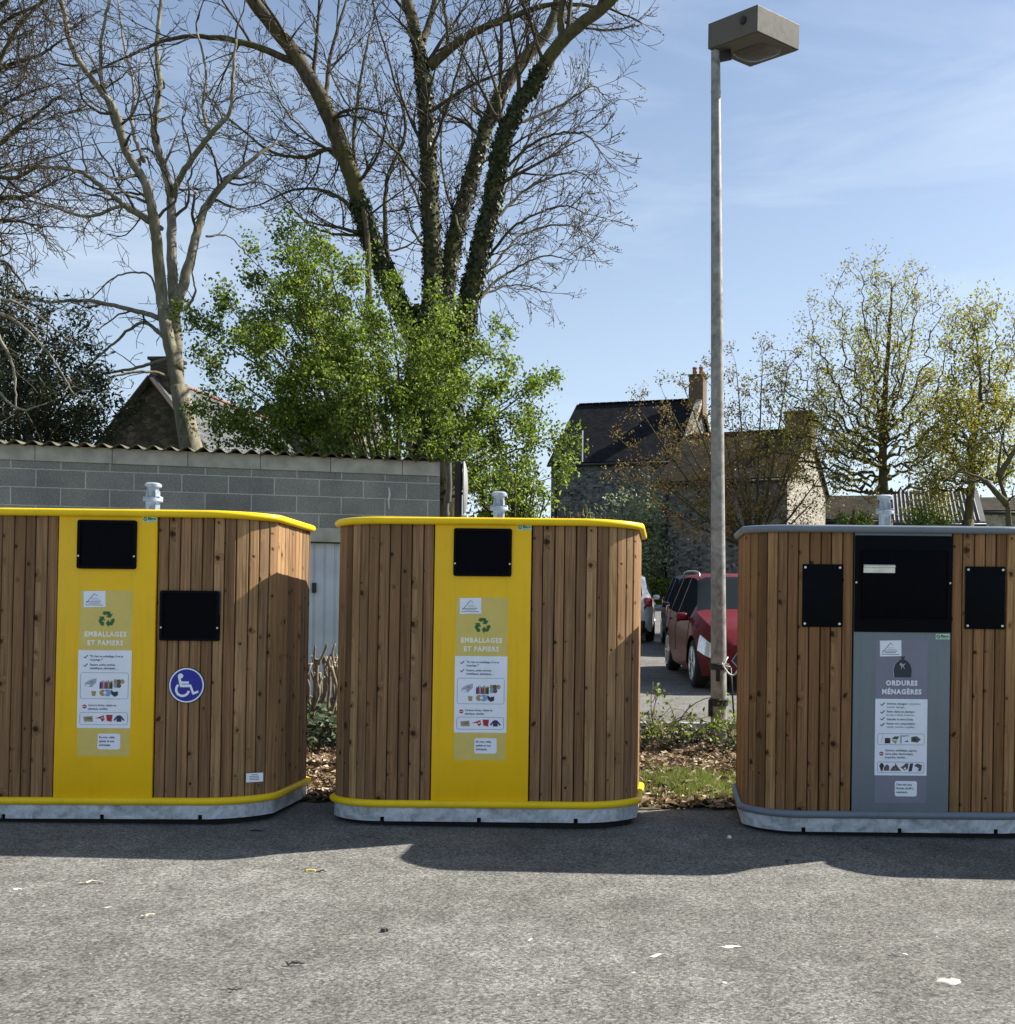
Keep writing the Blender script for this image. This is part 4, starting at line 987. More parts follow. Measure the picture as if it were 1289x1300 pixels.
def finish(T, name, label, cat, basepos, bark, twig, group=None, extra=()):
    root = empty(name, basepos, label, cat, group); o = Vector(basepos)
    def shift(mb): 
        a = np.asarray(mb.v, dtype=np.float64) - np.array(o[:]); mb.v = [tuple(x) for x in a.tolist()]; return mb
    if T.trunk.f: shift(T.trunk).build('trunk', bark, root, smooth=True)
    if T.tw.f: shift(T.tw).build('branches', twig, root, smooth=True)
    for nm, mb, mat in extra:
        if mb.f: shift(mb).build(nm, mat, root)
    return root
def foot(x, row, d): q = P(x, row, d); return Vector((q.x, q.y, gz(q.x, q.y) - .05))

# pale bare tree
cfgA = dict(curl=.35, seg=.12, wig=.24, up=.03, kids=[3.4, 4.6, 5.0], ratio=.55, ang=(28, 75), rmin=.0048, maxl=2, r1=.030)
T = Tree(4); dA = 17.5
fA = foot(250, 600, dA)
T.trunk.tube([fA, P(250, 600, dA), P(238, 545, dA), P(228, 490, dA)], [.24, .21, .17, .15], 10)
limb(T, [(232, 515, dA), (214, 430, dA), (205, 370, dA), (197, 290, dA - .3), (186, 236, dA - .5), (160, 192, dA - .7), (146, 140, dA - .8), (118, 102, dA - 1), (92, 60, dA - 1.2), (76, -10, dA - 1.4)], (.125, .035), cfgA, 3.2, (.9, 1.7), .3)
limb(T, [(225, 470, dA), (222, 400, dA + .2), (218, 330, dA + .4), (217, 250, dA + .6), (206, 205, dA + .6), (196, 165, dA + .5), (203, 110, dA + .5), (199, 60, dA + .6), (206, -10, dA + .6)], (.115, .03), cfgA, 3.2, (.8, 1.6), .3)
limb(T, [(224, 390, dA), (243, 325, dA + .1), (258, 270, dA + .3), (280, 238, dA + .5), (300, 220, dA + .6), (330, 195, dA + .9), (352, 180, dA + 1.1)], (.095, .02), cfgA, 3.4, (.9, 1.7), .2)
limb(T, [(218, 250, dA + .6), (238, 210, dA + .2), (268, 170, dA - .2), (292, 142, dA - .4), (296, 100, dA - .5), (300, 50, dA - .5)], (.06, .02), cfgA, 3.2, (.9, 1.6), .2)
limb(T, [(268, 172, dA - .2), (258, 140, dA), (262, 90, dA + .1), (250, 40, dA + .3)], (.035, .015), cfgA, 3.2, (.8, 1.5), .1)
limb(T, [(192, 282, dA - .3), (160, 262, dA - .5), (130, 238, dA - .7), (100, 218, dA - .8), (50, 212, dA - 1), (-20, 222, dA - 1.2)], (.06, .02), cfgA, 3.4, (.9, 1.7), .1)
limb(T, [(205, 290, dA), (160, 262, dA + 1), (110, 275, dA + 1.6), (60, 260, dA + 2), (0, 250, dA + 2.4)], (.045, .015), cfgA, 3.4, (.9, 1.6), .1)
limb(T, [(207, 405, dA), (165, 393, dA + .2), (110, 382, dA + .5), (50, 382, dA + .7), (-10, 362, dA + .8)], (.05, .018), cfgA, 2.8, (.8, 1.5), .1)
limb(T, [(210, 430, dA), (180, 410, dA + .3), (140, 440, dA + .7), (100, 478, dA + 1)], (.04, .012), cfgA, 2.4, (.6, 1.1), .1)
limb(T, [(214, 455, dA), (170, 468, dA - .1), (120, 478, dA - .2), (92, 500, dA - .3)], (.035, .012), cfgA, 2.0, (.5, 1.0), .1)
limb(T, [(218, 480, dA), (190, 472, dA - .4), (150, 476, dA - .7), (112, 490, dA - 1), (60, 470, dA - 1.2)], (.03, .01), cfgA, 2.0, (.5, .9), .1)
limb(T, [(205, 400, dA), (190, 350, dA + .2), (150, 350, dA + .4), (120, 375, dA + .5), (95, 400, dA + .6)], (.022, .008), cfgA, 2.6, (.6, 1.1), .1)
limb(T, [(160, 194, dA - .7), (134, 120, dA - .6), (128, 60, dA - .6), (142, -10, dA - .6)], (.045, .018), cfgA, 3.2, (.8, 1.5), .1)
limb(T, [(183, 205, dA), (168, 160, dA + .4), (170, 110, dA + .6), (158, 60, dA + .7), (150, 0, dA + .8)], (.035, .014), cfgA, 3.2, (.8, 1.5), .1)
limb(T, [(235, 395, dA), (248, 372, dA - .2), (244, 345, dA - .3)], (.03, .012), cfgA, 2.6, (.6, 1.1), .2)
limb(T, [(262, 300, dA), (290, 300, dA + .4), (320, 330, dA + .8)], (.02, .008), cfgA, 2.6, (.6, 1.1), .1)
finish(T, 'bare_tree', 'pale barked bare tree with forking stems rising behind the shed at the left', 'tree', fA, 'bark_pale', 'twig_pale')

# big ivy clad tree
cfgB = dict(curl=.22, seg=.20, wig=.09, up=.085, kids=[3.0, 4.0, 4.2], ratio=.56, ang=(20, 50), ang0=(28, 65), rmin=.0058, maxl=2, r1=.045)
T = Tree(9); dB = 20.0; fB = foot(548, 600, dB)
stems = []
T.trunk.tube([fB, P(556, 560, dB), P(553, 470, dB), P(552, 430, dB)], [.62, .48, .40, .34], 14)
stems.append(limb(T, [(540, 450, dB), (500, 372, dB - .2), (470, 300, dB - .5), (447, 225, dB - .9), (412, 135, dB - 1.3), (372, 66, dB - 1.6), (325, 5, dB - 2), (290, -50, dB - 2.3)], (.20, .11), cfgB, 1.5, (1.6, 3.0), .3, 10))
stems.append(limb(T, [(548, 470, dB), (549, 350, dB), (545, 230, dB + .2), (540, 130, dB + .4), (532, 62, dB + .5), (514, -10, dB + .6), (500, -60, dB + .7)], (.20, .10), cfgB, 1.5, (1.6, 3.0), .3, 10))
stems.append(limb(T, [(556, 440, dB), (575, 318, dB + .6), (600, 220, dB + 1), (628, 135, dB + 1.2), (662, 80, dB + 1.4), (700, 30, dB + 1.6), (712, -30, dB + 1.8)], (.20, .09), cfgB, 1.6, (1.6, 3.0), .3, 10))
stems.append(limb(T, [(582, 450, dB), (600, 360, dB - .6), (624, 262, dB - 1), (641, 172, dB - 1.3), (680, 102, dB - 1.6), (714, 52, dB - 1.8), (770, 6, dB - 2), (800, -30, dB - 2.2)], (.20, .08), cfgB, 1.6, (1.6, 3.0), .3, 10))
limb(T, [(545, 85, dB + .4), (590, 48, dB + .2), (640, 25, dB), (700, 6, dB - .2), (760, 8, dB - .4)], (.10, .03), cfgB, 1.8, (1.3, 2.4), .1)
limb(T, [(532, 62, dB + .5), (545, 30, dB + .8), (556, -20, dB + 1)], (.09, .05), cfgB, 1.8, (1.3, 2.4), .2)
limb(T, [(378, 80, dB - 1.5), (315, 56, dB - 1.8), (265, 47, dB - 2), (215, 50, dB - 2.2), (157, 74, dB - 2.4)], (.075, .02), cfgB, 2.2, (1.2, 2.2), .1)
limb(T, [(447, 225, dB - .9), (420, 190, dB - .4), (385, 200, dB), (340, 190, dB + .4), (290, 150, dB + .8)], (.06, .02), cfgB, 2.4, (1.3, 2.4), .1)
limb(T, [(470, 300, dB - .5), (430, 250, dB - .2), (380, 240, dB + .2), (330, 260, dB + .6)], (.05, .015), cfgB, 2.4, (1.3, 2.3), .1)
limb(T, [(412, 135, dB - 1.3), (420, 70, dB - 1), (440, 0, dB - .8)], (.05, .02), cfgB, 2.2, (1.3, 2.3), .1)
limb(T, [(500, 372, dB), (490, 300, dB + .8), (492, 230, dB + 1.2), (515, 165, dB + 1.5), (500, 100, dB + 1.7), (480, 30, dB + 1.8)], (.06, .02), cfgB, 2.2, (1.3, 2.3), .1)
limb(T, [(470, 420, dB - 1), (468, 350, dB - 1), (465, 290, dB - .9), (450, 200, dB - .6), (455, 120, dB - .4), (470, 40, dB)], (.075, .02), cfgB, 1.8, (1.2, 2.2), .3)
limb(T, [(640, 175, dB - 1.3), (632, 120, dB - 1), (612, 60, dB - .8)], (.05, .02), cfgB, 1.8, (1.0, 1.8), .1)
limb(T, [(714, 52, dB - 1.8), (712, 20, dB - 1.8), (720, -30, dB - 1.8)], (.08, .05), cfgB, 1.8, (1.2, 2.2), .1)
for pix in ([(600, 385, dB), (640, 350, dB + .6), (690, 325, dB + 1), (725, 330, dB + 1.2)], [(605, 345, dB), (650, 290, dB - .8), (710, 262, dB - 1.4), (748, 272, dB - 1.8)],
            [(620, 290, dB), (670, 240, dB + .8), (730, 218, dB + 1.4), (760, 236, dB + 1.8)], [(632, 220, dB), (690, 175, dB - .5), (740, 170, dB - .9), (762, 192, dB - 1.2)],
            [(645, 160, dB), (700, 140, dB + 1), (750, 110, dB + 1.6), (765, 120, dB + 2)], [(590, 395, dB), (620, 372, dB + 1.6), (655, 362, dB + 2.2), (700, 372, dB + 2.5)],
            [(615, 320, dB), (640, 250, dB + 1.5), (670, 180, dB + 2.2), (720, 130, dB + 2.6)], [(600, 370, dB), (660, 300, dB + 1.8), (720, 285, dB + 2.4), (745, 300, dB + 2.8)],
            [(550, 300, dB), (520, 230, dB + 1.2), (490, 160, dB + 1.8), (470, 80, dB + 2)], [(552, 350, dB), (590, 260, dB + 1.8), (600, 150, dB + 2.4), (590, 60, dB + 2.8)],
            [(545, 200, dB), (570, 130, dB - 1), (590, 60, dB - 1.5), (620, -10, dB - 2)], [(540, 240, dB), (500, 190, dB - 1), (440, 130, dB - 1.6), (400, 40, dB - 2)], [(470, 300, dB), (400, 290, dB + 1), (350, 240, dB + 1.6), (310, 230, dB + 2)], [(440, 210, dB), (370, 150, dB + 1.5), (330, 80, dB + 2)], [(510, 360, dB), (460, 250, dB + 2), (430, 150, dB + 2.6), (380, 100, dB + 3)], [(550, 330, dB), (520, 280, dB + 2), (505, 200, dB + 2.6)], [(585, 300, dB), (560, 200, dB + 2.2), (570, 60, dB + 3)]):
    limb(T, pix, (.035, .009), cfgB, 5.2, (.75, 1.5), .1, 6, kink=.01)
ivy = MB(); rv = random.Random(2)
for (pts, rad), (t0, t1, den) in zip(stems, ((0, .38, .8), (0, .72, .75), (0, .55, .5), (0, .62, 1.3))):
    m_ = len(pts); cnt = int(3600 * den)
    for i in range(cnt):
        t = t0 + (t1 - t0) * rv.random() ** 1.35; j = min(m_ - 2, int(t * (m_ - 1))); c = pts[j].lerp(pts[j + 1], rv.random()); a = rv.uniform(0, 6.283); rr_ = rad[j] * rv.uniform(.92, 1.22)
        q = c + Vector((math.cos(a) * rr_, math.sin(a) * rr_, rv.uniform(-.1, .1))); nrm = Vector((math.cos(a), math.sin(a), rv.gauss(0, .5))).normalized(); b = randperp(rv, nrm); e = nrm.cross(b); L = rv.uniform(.022, .050)
        o = len(ivy.v); ivy.v += [tuple(q - b * L), tuple(q + e * L + nrm * .02), tuple(q + b * L), tuple(q - e * L - nrm * .01)]; ivy.f.append((o, o + 1, o + 2, o + 3))
for i in range(9000):
    z = rv.random() ** .8; c = P(556, 610, dB).lerp(P(550, 395, dB), z); a = rv.uniform(0, 6.283); rr_ = .62 * (1 - .25 * z) * rv.uniform(.7, 1.15)
    q = c + Vector((math.cos(a) * rr_, math.sin(a) * rr_, 0)); nrm = Vector((math.cos(a), math.sin(a), rv.gauss(0, .6))).normalized(); b = randperp(rv, nrm); e = nrm.cross(b); L = rv.uniform(.03, .06)
    o = len(ivy.v); ivy.v += [tuple(q - b * L), tuple(q + e * L), tuple(q + b * L), tuple(q - e * L)]; ivy.f.append((o, o + 1, o + 2, o + 3))
bud = leaves(T.tips, T.r, 9000, .055, .03, -.4, .5)
finish(T, 'ivy_clad_tree', 'tall bare tree with ivy climbing its thick dark stems, behind the middle container', 'tree', fB, 'bark_dark', 'twig', extra=(('ivy_cover', ivy, 'leaf_ivy'), ('buds', bud, 'bud')))

# lichen covered tree reaching in at the top left
cfgT = dict(curl=.35, seg=.12, wig=.22, up=.0, kids=[4.2, 5.5, 6.0], ratio=.55, ang=(28, 70), rmin=.0045, maxl=2, r1=.03)
T = Tree(21); dT = 14.5; fT = foot(-190, 620, dT)
T.trunk.tube([fT, P(-190, 560, dT), P(-170, 420, dT), P(-150, 330, dT)], [.28, .22, .19, .16], 10)
for pix in ([(-150, 330, dT), (-80, 250, dT), (-10, 190, dT), (40, 150, dT), (80, 120, dT)], [(-150, 320, dT), (-100, 190, dT + .5), (-20, 100, dT + .8), (50, 70, dT + 1), (80, 50, dT + 1)],
            [(-150, 330, dT), (-70, 300, dT - .5), (0, 280, dT - .8), (45, 285, dT - 1)], [(-140, 300, dT), (-70, 130, dT - .5), (-10, 40, dT - .7), (50, 5, dT - .8)],
            [(-150, 340, dT), (-60, 230, dT - 1), (20, 225, dT - 1.2), (60, 200, dT - 1.3)], [(-100, 190, dT), (-40, 150, dT), (20, 40, dT), (70, -10, dT)], [(-150, 335, dT), (-60, 330, dT), (0, 330, dT + .4), (30, 360, dT + .6)], [(-150, 320, dT), (-60, 180, dT + 1), (10, 130, dT + 1.5), (60, 110, dT + 1.8)], [(-140, 300, dT), (-60, 80, dT), (0, 10, dT), (30, -40, dT)], [(-150, 335, dT), (-40, 260, dT + .9), (30, 250, dT + 1.2), (70, 230, dT + 1.4)]):
    limb(T, pix, (.06, .012), cfgT, 8.5, (.8, 1.6), .3)
finish(T, 'lichen_covered_tree', 'dense bare lichen tinted branches reaching in at the top left corner', 'tree', fT, 'bark_olive', 'twig')

# leafy bush behind the shed
cfgC = dict(end=.5, seg=.14, wig=.13, up=.045, kids=[2.8, 3.2, 3.0], ratio=.5, ang=(20, 60), rmin=.004, maxl=2, r1=.022)
T = Tree(15); dC = 16.3; fC = foot(510, 640, dC)
for k, (tx, ty, dd) in enumerate([(255, 420, 0), (285, 470, .8), (300, 400, -.6), (335, 345, .4), (365, 312, 0), (392, 325, 1), (420, 345, -.8), (455, 385, .6), (495, 392, -.4), (545, 410, 0), (590, 425, .8), (618, 455, -.6), (655, 500, 0),
                                  (678, 490, .6), (690, 560, -.5), (690, 610, .4), (640, 560, -1), (300, 520, 0), (340, 450, -1.2), (400, 420, 1.4), (460, 450, -1.4), (520, 450, 1.3), (580, 500, -1.4), (640, 600, 1), (270, 530, .6), (610, 520, .4), (560, 440, -.9),
                                  (380, 380, -.3), (310, 560, -.4), (430, 500, -1.5), (380, 520, 1.2), (350, 400, .9)]):
    bx = 500 + (tx - 490) * .22; r_ = T.r; mx_ = bx + (tx - bx) * .45 + r_.uniform(-12, 12); my = 640 + (ty - 640) * .6 + r_.uniform(-8, 8)
    q0 = P(bx, 640, dC + dd * .2); 
    T.trunk.tube([Vector((q0.x, q0.y, gz(q0.x, q0.y) - .05)), q0], [.05, .038], 6)
    limb(T, [(bx, 640, dC + dd * .2), (mx_, my, dC + dd * .6), (tx, ty, dC + dd)], (.036, .009), cfgC, 3.8, (.5, 1.05), .22, 5)
lv = leaves(T.tips, T.r, 66000, .064, .080, .15, .62)
finish(T, 'green_leafed_bush', 'large bush with fresh green leaves between the shed roof and the ivy clad tree', 'bush', fC, 'bark_olive', 'twig', extra=(('foliage', lv, 'leaf_bush'),))

# evergreen at the left
cfgE = dict(seg=.15, wig=.12, up=.02, kids=[3, 3.2], ratio=.55, ang=(20, 60), rmin=.005, maxl=1, r1=.02)
T = Tree(31); dE = 15.2; fE = foot(20, 640, dE)
for tx, ty, dd in [(-60, 400, 0), (-30, 420, .6), (0, 408, -.3), (30, 415, .5), (60, 425, 0), (85, 440, -.5), (95, 480, .4), (118, 520, 0), (125, 545, -.4), (60, 470, -.8), (20, 450, .9), (-20, 470, -.8), (40, 520, .8), (80, 530, -.7), (-50, 500, .4), (10, 520, -1), (100, 555, .6), (-40, 560, 0), (30, 560, -.6), (70, 560, .8)]:
    T.trunk.tube([fE, P(20, 620, dE)], [.12, .1], 6)
    limb(T, [(20 + (tx - 20) * .1, 620, dE), (20 + (tx - 20) * .55, 620 + (ty - 620) * .5, dE + dd * .6), (tx, ty, dE + dd)], (.045, .01), cfgE, 3.6, (.45, .9), .3, 5)
lv = leaves(T.tips, T.r, 15000, .095, .10, -.2, .34)
finish(T, 'evergreen_tree', 'dark glossy evergreen tree above the shed roof at the left edge', 'tree', fE, 'bark_dark', 'twig', extra=(('foliage', lv, 'leaf_ever'),))
# pale dead boughs in front of the evergreen
cfgD = dict(curl=.3, seg=.12, wig=.17, up=-.02, kids=[2.6, 2.6], ratio=.5, ang=(30, 70), rmin=.0045, maxl=1, r1=.018)
T = Tree(41); dD = 13.9; fD = foot(-60, 640, dD)
T.trunk.tube([fD, P(-60, 560, dD), P(-45, 440, dD), P(-20, 392, dD)], [.12, .1, .07, .05], 8)
for pix in ([(-20, 392, dD), (15, 405, dD), (45, 430, dD), (70, 460, dD), (92, 498, dD)], [(-20, 392, dD), (5, 380, dD + .3), (40, 395, dD + .5), (85, 430, dD + .5)], [(-45, 440, dD), (0, 500, dD), (30, 520, dD), (60, 512, dD)], [(-20, 392, dD), (0, 430, dD - .3), (18, 470, dD - .3), (20, 520, dD - .3)]):
    limb(T, pix, (.032, .009), cfgD, 3.0, (.4, .9), .1, 6)
finish(T, 'dead_bough', 'pale leafless bough hanging in front of the dark evergreen', 'dead branch', fD, 'bark_pale', 'twig_pale')

# bronze budded tree behind the lamp
cfgR = dict(curl=.2, seg=.2, wig=.13, up=.01, kids=[2.0, 2.6, 2.6], ratio=.52, ang=(22, 60), rmin=.006, maxl=2, r1=.03)
T = Tree(51); dR = 27; fR = foot(958, 720, dR)
T.trunk.tube([fR, P(958, 700, dR)], [.2, .16], 8)
for tx, ty, dd in [(795, 565, -1), (812, 520, 0), (845, 505, 1), (870, 495, -.6), (905, 478, .6), (935, 470, 0), (968, 455, .8), (1000, 470, -.5), (1030, 520, 0), (830, 600, .5), (860, 560, -1.4), (890, 540, 1.4), (930, 540, -1.2), (980, 520, 1.2), (1010, 560, -.8), (790, 610, .8), (1045, 600, .4), (1030, 640, -.6), (880, 640, -.4), (905, 610, 0), (950, 600, -1), (990, 610, .8)]:
    limb(T, [(958, 700, dR), (958 + (tx - 958) * .5, 700 + (ty - 700) * .42, dR + dd * .6), (tx, ty, dR + dd)], (.06, .010), cfgR, 3.0, (.5, 1.0), .25, 6)
lv = leaves(T.tips, T.r, 10000, .085, .10, -.3, .5)
finish(T, 'bronze_budded_tree', 'low spreading tree with bronze buds in front of the stone houses, behind the lamp post', 'tree', fR, 'bark_dark', 'twig', extra=(('foliage', lv, 'leaf_bronze'),))

# budding trees on the right
cfgF = dict(curl=.3, seg=.2, wig=.19, up=.012, kids=[2.8, 3.4, 3.4], ratio=.52, ang=(24, 60), rmin=.0065, maxl=2, r1=.035)
T = Tree(61); dF = 28; fF = foot(1126, 690, dF)
T.trunk.tube([fF, P(1124, 660, dF)], [.26, .21], 10)
limb(T, [(1124, 665, dF), (1121, 600, dF), (1122, 540, dF), (1126, 470, dF), (1130, 410, dF), (1133, 365, dF)], (.17, .02), cfgF, 2.8, (.7, 1.5), .2, 10)
for tx, ty, dd in [(1005, 445, 0), (1015, 500, 1.2), (1030, 405, -1), (1060, 370, .8), (1095, 352, -.8), (1165, 352, .8), (1190, 385, -.6), (1208, 430, .8), (1220, 480, -1), (1040, 555, 1), (1060, 600, -1), (1200, 550, 1.2), (1170, 480, 1.6), (1080, 440, -1.8), (1200, 600, -.6), (1060, 480, 1.8), (1140, 420, -2), (1100, 400, 2), (970, 500, .4), (985, 560, 0), (950, 545, -.6), (990, 470, -1.4), (1000, 600, .6), (1030, 450, .4), (1150, 370, 1.2), (1215, 520, .2), (1110, 340, .5), (1045, 520, -1.6)]:
    st_ = 640 - (640 - ty) * .34
    limb(T, [(1123, st_, dF), (1123 + (tx - 1123) * .45, st_ + (ty - st_) * .25, dF + dd * .5), (1123 + (tx - 1123) * .82, st_ + (ty - st_) * .62, dF + dd * .8), (tx, ty, dF + dd)], (.05, .010), cfgF, 3.3, (.55, 1.15), .2, 6, kink=.07)
lv = leaves(T.tips, T.r, 18000, .088, .12, -.2, .5)
finish(T, 'tall_budding_tree', 'tall rounded tree with sparse yellow green buds rising behind the grey container', 'tree', fF, 'bark_dark', 'twig', extra=(('foliage', lv, 'leaf_young'),))
T = Tree(71); dG = 26; fG = foot(1228, 690, dG)
T.trunk.tube([fG, P(1229, 660, dG)], [.2, .16], 10)
limb(T, [(1229, 668, dG), (1234, 610, dG), (1237, 560, dG), (1245, 490, dG), (1240, 430, dG)], (.13, .02), cfgF, 2.8, (.6, 1.3), .2, 8)
for tx, ty, dd in [(1175, 540, .5), (1170, 590, -.8), (1190, 480, 1), (1205, 430, -.8), (1235, 390, .4), (1265, 395, -.5), (1290, 420, .8), (1300, 480, -1), (1310, 540, .6), (1290, 590, -.6), (1180, 620, .4), (1270, 470, 1.6), (1215, 500, -1.6), (1260, 560, -1.4), (1210, 570, 1.4)]:
    st_ = 625 - (625 - ty) * .34
    limb(T, [(1234, st_, dG), (1234 + (tx - 1234) * .5, st_ + (ty - st_) * .3, dG + dd * .6), (1234 + (tx - 1234) * .85, st_ + (ty - st_) * .65, dG + dd * .8), (tx, ty, dG + dd)], (.045, .009), cfgF, 2.9, (.5, 1.0), .2, 6, kink=.07)
lv = leaves(T.tips, T.r, 15000, .088, .14, -.1, .55)
finish(T, 'yellow_budding_tree', 'smaller yellow green budding tree at the right, beside the barn roof', 'tree', fG, 'bark_dark', 'twig', extra=(('foliage', lv, 'leaf_young'),))
T = Tree(81); dH = 24; fH = foot(1288, 700, dH)
for pix in ([(1284, 690, dH), (1278, 640, dH), (1268, 600, dH), (1272, 560, dH)], [(1290, 690, dH), (1300, 640, dH), (1300, 590, dH)], [(1278, 640, dH), (1250, 610, dH - .5), (1225, 600, dH - .8)], [(1268, 605, dH), (1290, 570, dH), (1310, 550, dH)]):
    limb(T, pix, (.09, .02), cfgF, 2.4, (.7, 1.4), .2, 8)
T.trunk.tube([fH, P(1287, 685, dH)], [.14, .1], 8)
finish(T, 'small_bare_tree', 'small bare dark tree at the right edge above the grey container', 'tree', fH, 'bark_dark', 'twig')
# shrubs
def shrub(name, label, cx, cy, rx, ry, d, mat, n, size, seed, cat='shrub', stems_=7, base=None, asp=.5):
    T = Tree(seed); r = T.r; f = foot(cx, cy + ry, d); cfg = dict(seg=.2, wig=.12, up=.02, kids=[2.4, 2.6], ratio=.5, ang=(22, 60), rmin=.005, maxl=1, r1=.02)
    sc = d / F
    for k in range(stems_ * 3):
        a = r.uniform(0, 6.283); q = math.sqrt(r.random()); tx, ty = cx + rx * .85 * q * math.cos(a), cy - ry * .85 * q * math.sin(a); dd = r.uniform(-1, 1) * rx * sc * .7
        p0 = f + Vector((r.uniform(-.15, .15), r.uniform(-.1, .1), 0)); p2 = P(tx, ty, d + dd); p1 = p0.lerp(p2, .5) + Vector((0, 0, .12 * (p2.z - p0.z)))
        pts = crv([p0, p1, p2], 5); T.trunk.tube(pts, [.03 - .02 * i / (len(pts) - 1) for i in range(len(pts))], 5)
        for i in range(3, len(pts) - 1):
            for _ in range(2):
                dv = (pts[i + 1] - pts[i]).normalized(); sprout(T, pts[i], dv + randperp(r, dv) * .9, r.uniform(.25, .5) * rx * sc, .012, 0, cfg)
    lv = leaves(T.tips, r, n, size, rx * sc * .09, 0, asp)
    return finish(T, name, label, cat, f, 'bark_olive', 'twig', extra=(('foliage', lv, mat),))
shrub('silver_leafed_tree', 'silvery green olive like tree in front of the stone house, right of the middle container', 808, 678, 62, 56, 42.5, 'leaf_olive', 9000, .16, 91, 'tree', 8, asp=.45)
shrub('lime_green_shrub', 'bright lime green shrub left of the lifting post of the grey container', 1088, 655, 32, 20, 27, 'leaf_lime', 3500, .10, 92)
shrub('lime_green_shrub', 'bright lime green shrub between the grey lifting post and the barn', 1176, 655, 42, 18, 26, 'leaf_lime', 4000, .10, 93)
shrub('green_understory_bush', 'leafy green bush low beside the traffic mirror, behind the middle container', 650, 625, 62, 52, 15.0, 'leaf_bush', 9000, .075, 94, 'bush', 9)
shrub('low_climbing_shrub', 'sparse low shrub tangle right of the middle container top', 735, 655, 34, 22, 17, 'leaf_bush', 300, .07, 96)

# clipped hedge at the back of the car park
hx0, hx1, hy, hzt = -6.0, 2.6, 40.6, P(850, 737, 40).z
hb = gz(0, 40.6); hr_ = random.Random(3)
hroot = empty('clipped_hedge', ((hx0 + hx1) / 2, hy, hb), 'dark clipped hedge along the far side of the car park', 'hedge')
m = MB(); m.box((0, .5, (hzt - hb) / 2 - .06), (hx1 - hx0 - .2, .8, hzt - hb - .12)); m.build('hedge_core', 'leaf_ivy', hroot)
m = MB()
for i in range(15000):
    x = hr_.uniform(hx0 - (hx0 + hx1) / 2, hx1 - (hx0 + hx1) / 2); 
    if hr_.random() < .7: q = Vector((x, hr_.gauss(.05, .05), hr_.uniform(0, hzt - hb)))
    else: q = Vector((x, hr_.uniform(0, 1), hzt - hb + hr_.gauss(-.02, .05)))
    a = Vector((hr_.gauss(0, 1), hr_.gauss(0, 1), hr_.gauss(0, 1))).normalized(); b = randperp(hr_, a); L = hr_.uniform(.05, .11); o = len(m.v)
    m.v += [tuple(q), tuple(q + a * L * .5 + b * L * .4), tuple(q + a * L), tuple(q + a * L * .5 - b * L * .4)]; m.f.append((o, o + 1, o + 2, o + 3))
m.build('foliage', 'leaf_bush', hroot)
tag(MB().box((-1.0, 39.95, gz(0, 40) + .06), (10, .2, .16), bevel=.02).build('back_kerb', 'kerb'), kind='structure')
fr = empty('wooden_fence', (-1, 43.5, 1.25), 'low dark timber fence behind the clipped hedge', 'fence')
m = MB(); 
zf = P(860, 724, 43.5).z - 1.25
for k in range(5): m.box((0, 0, .15 + k * (zf - .1) / 5), (12, .04, (zf - .1) / 5 * .8))
m.build('board', 'darkpost', fr)
for k in range(7): MB().box((-6 + k * 2, -.05, (zf + .15) / 2), (.1, .1, zf + .15), bevel=.01).build('post', 'darkpost', fr)

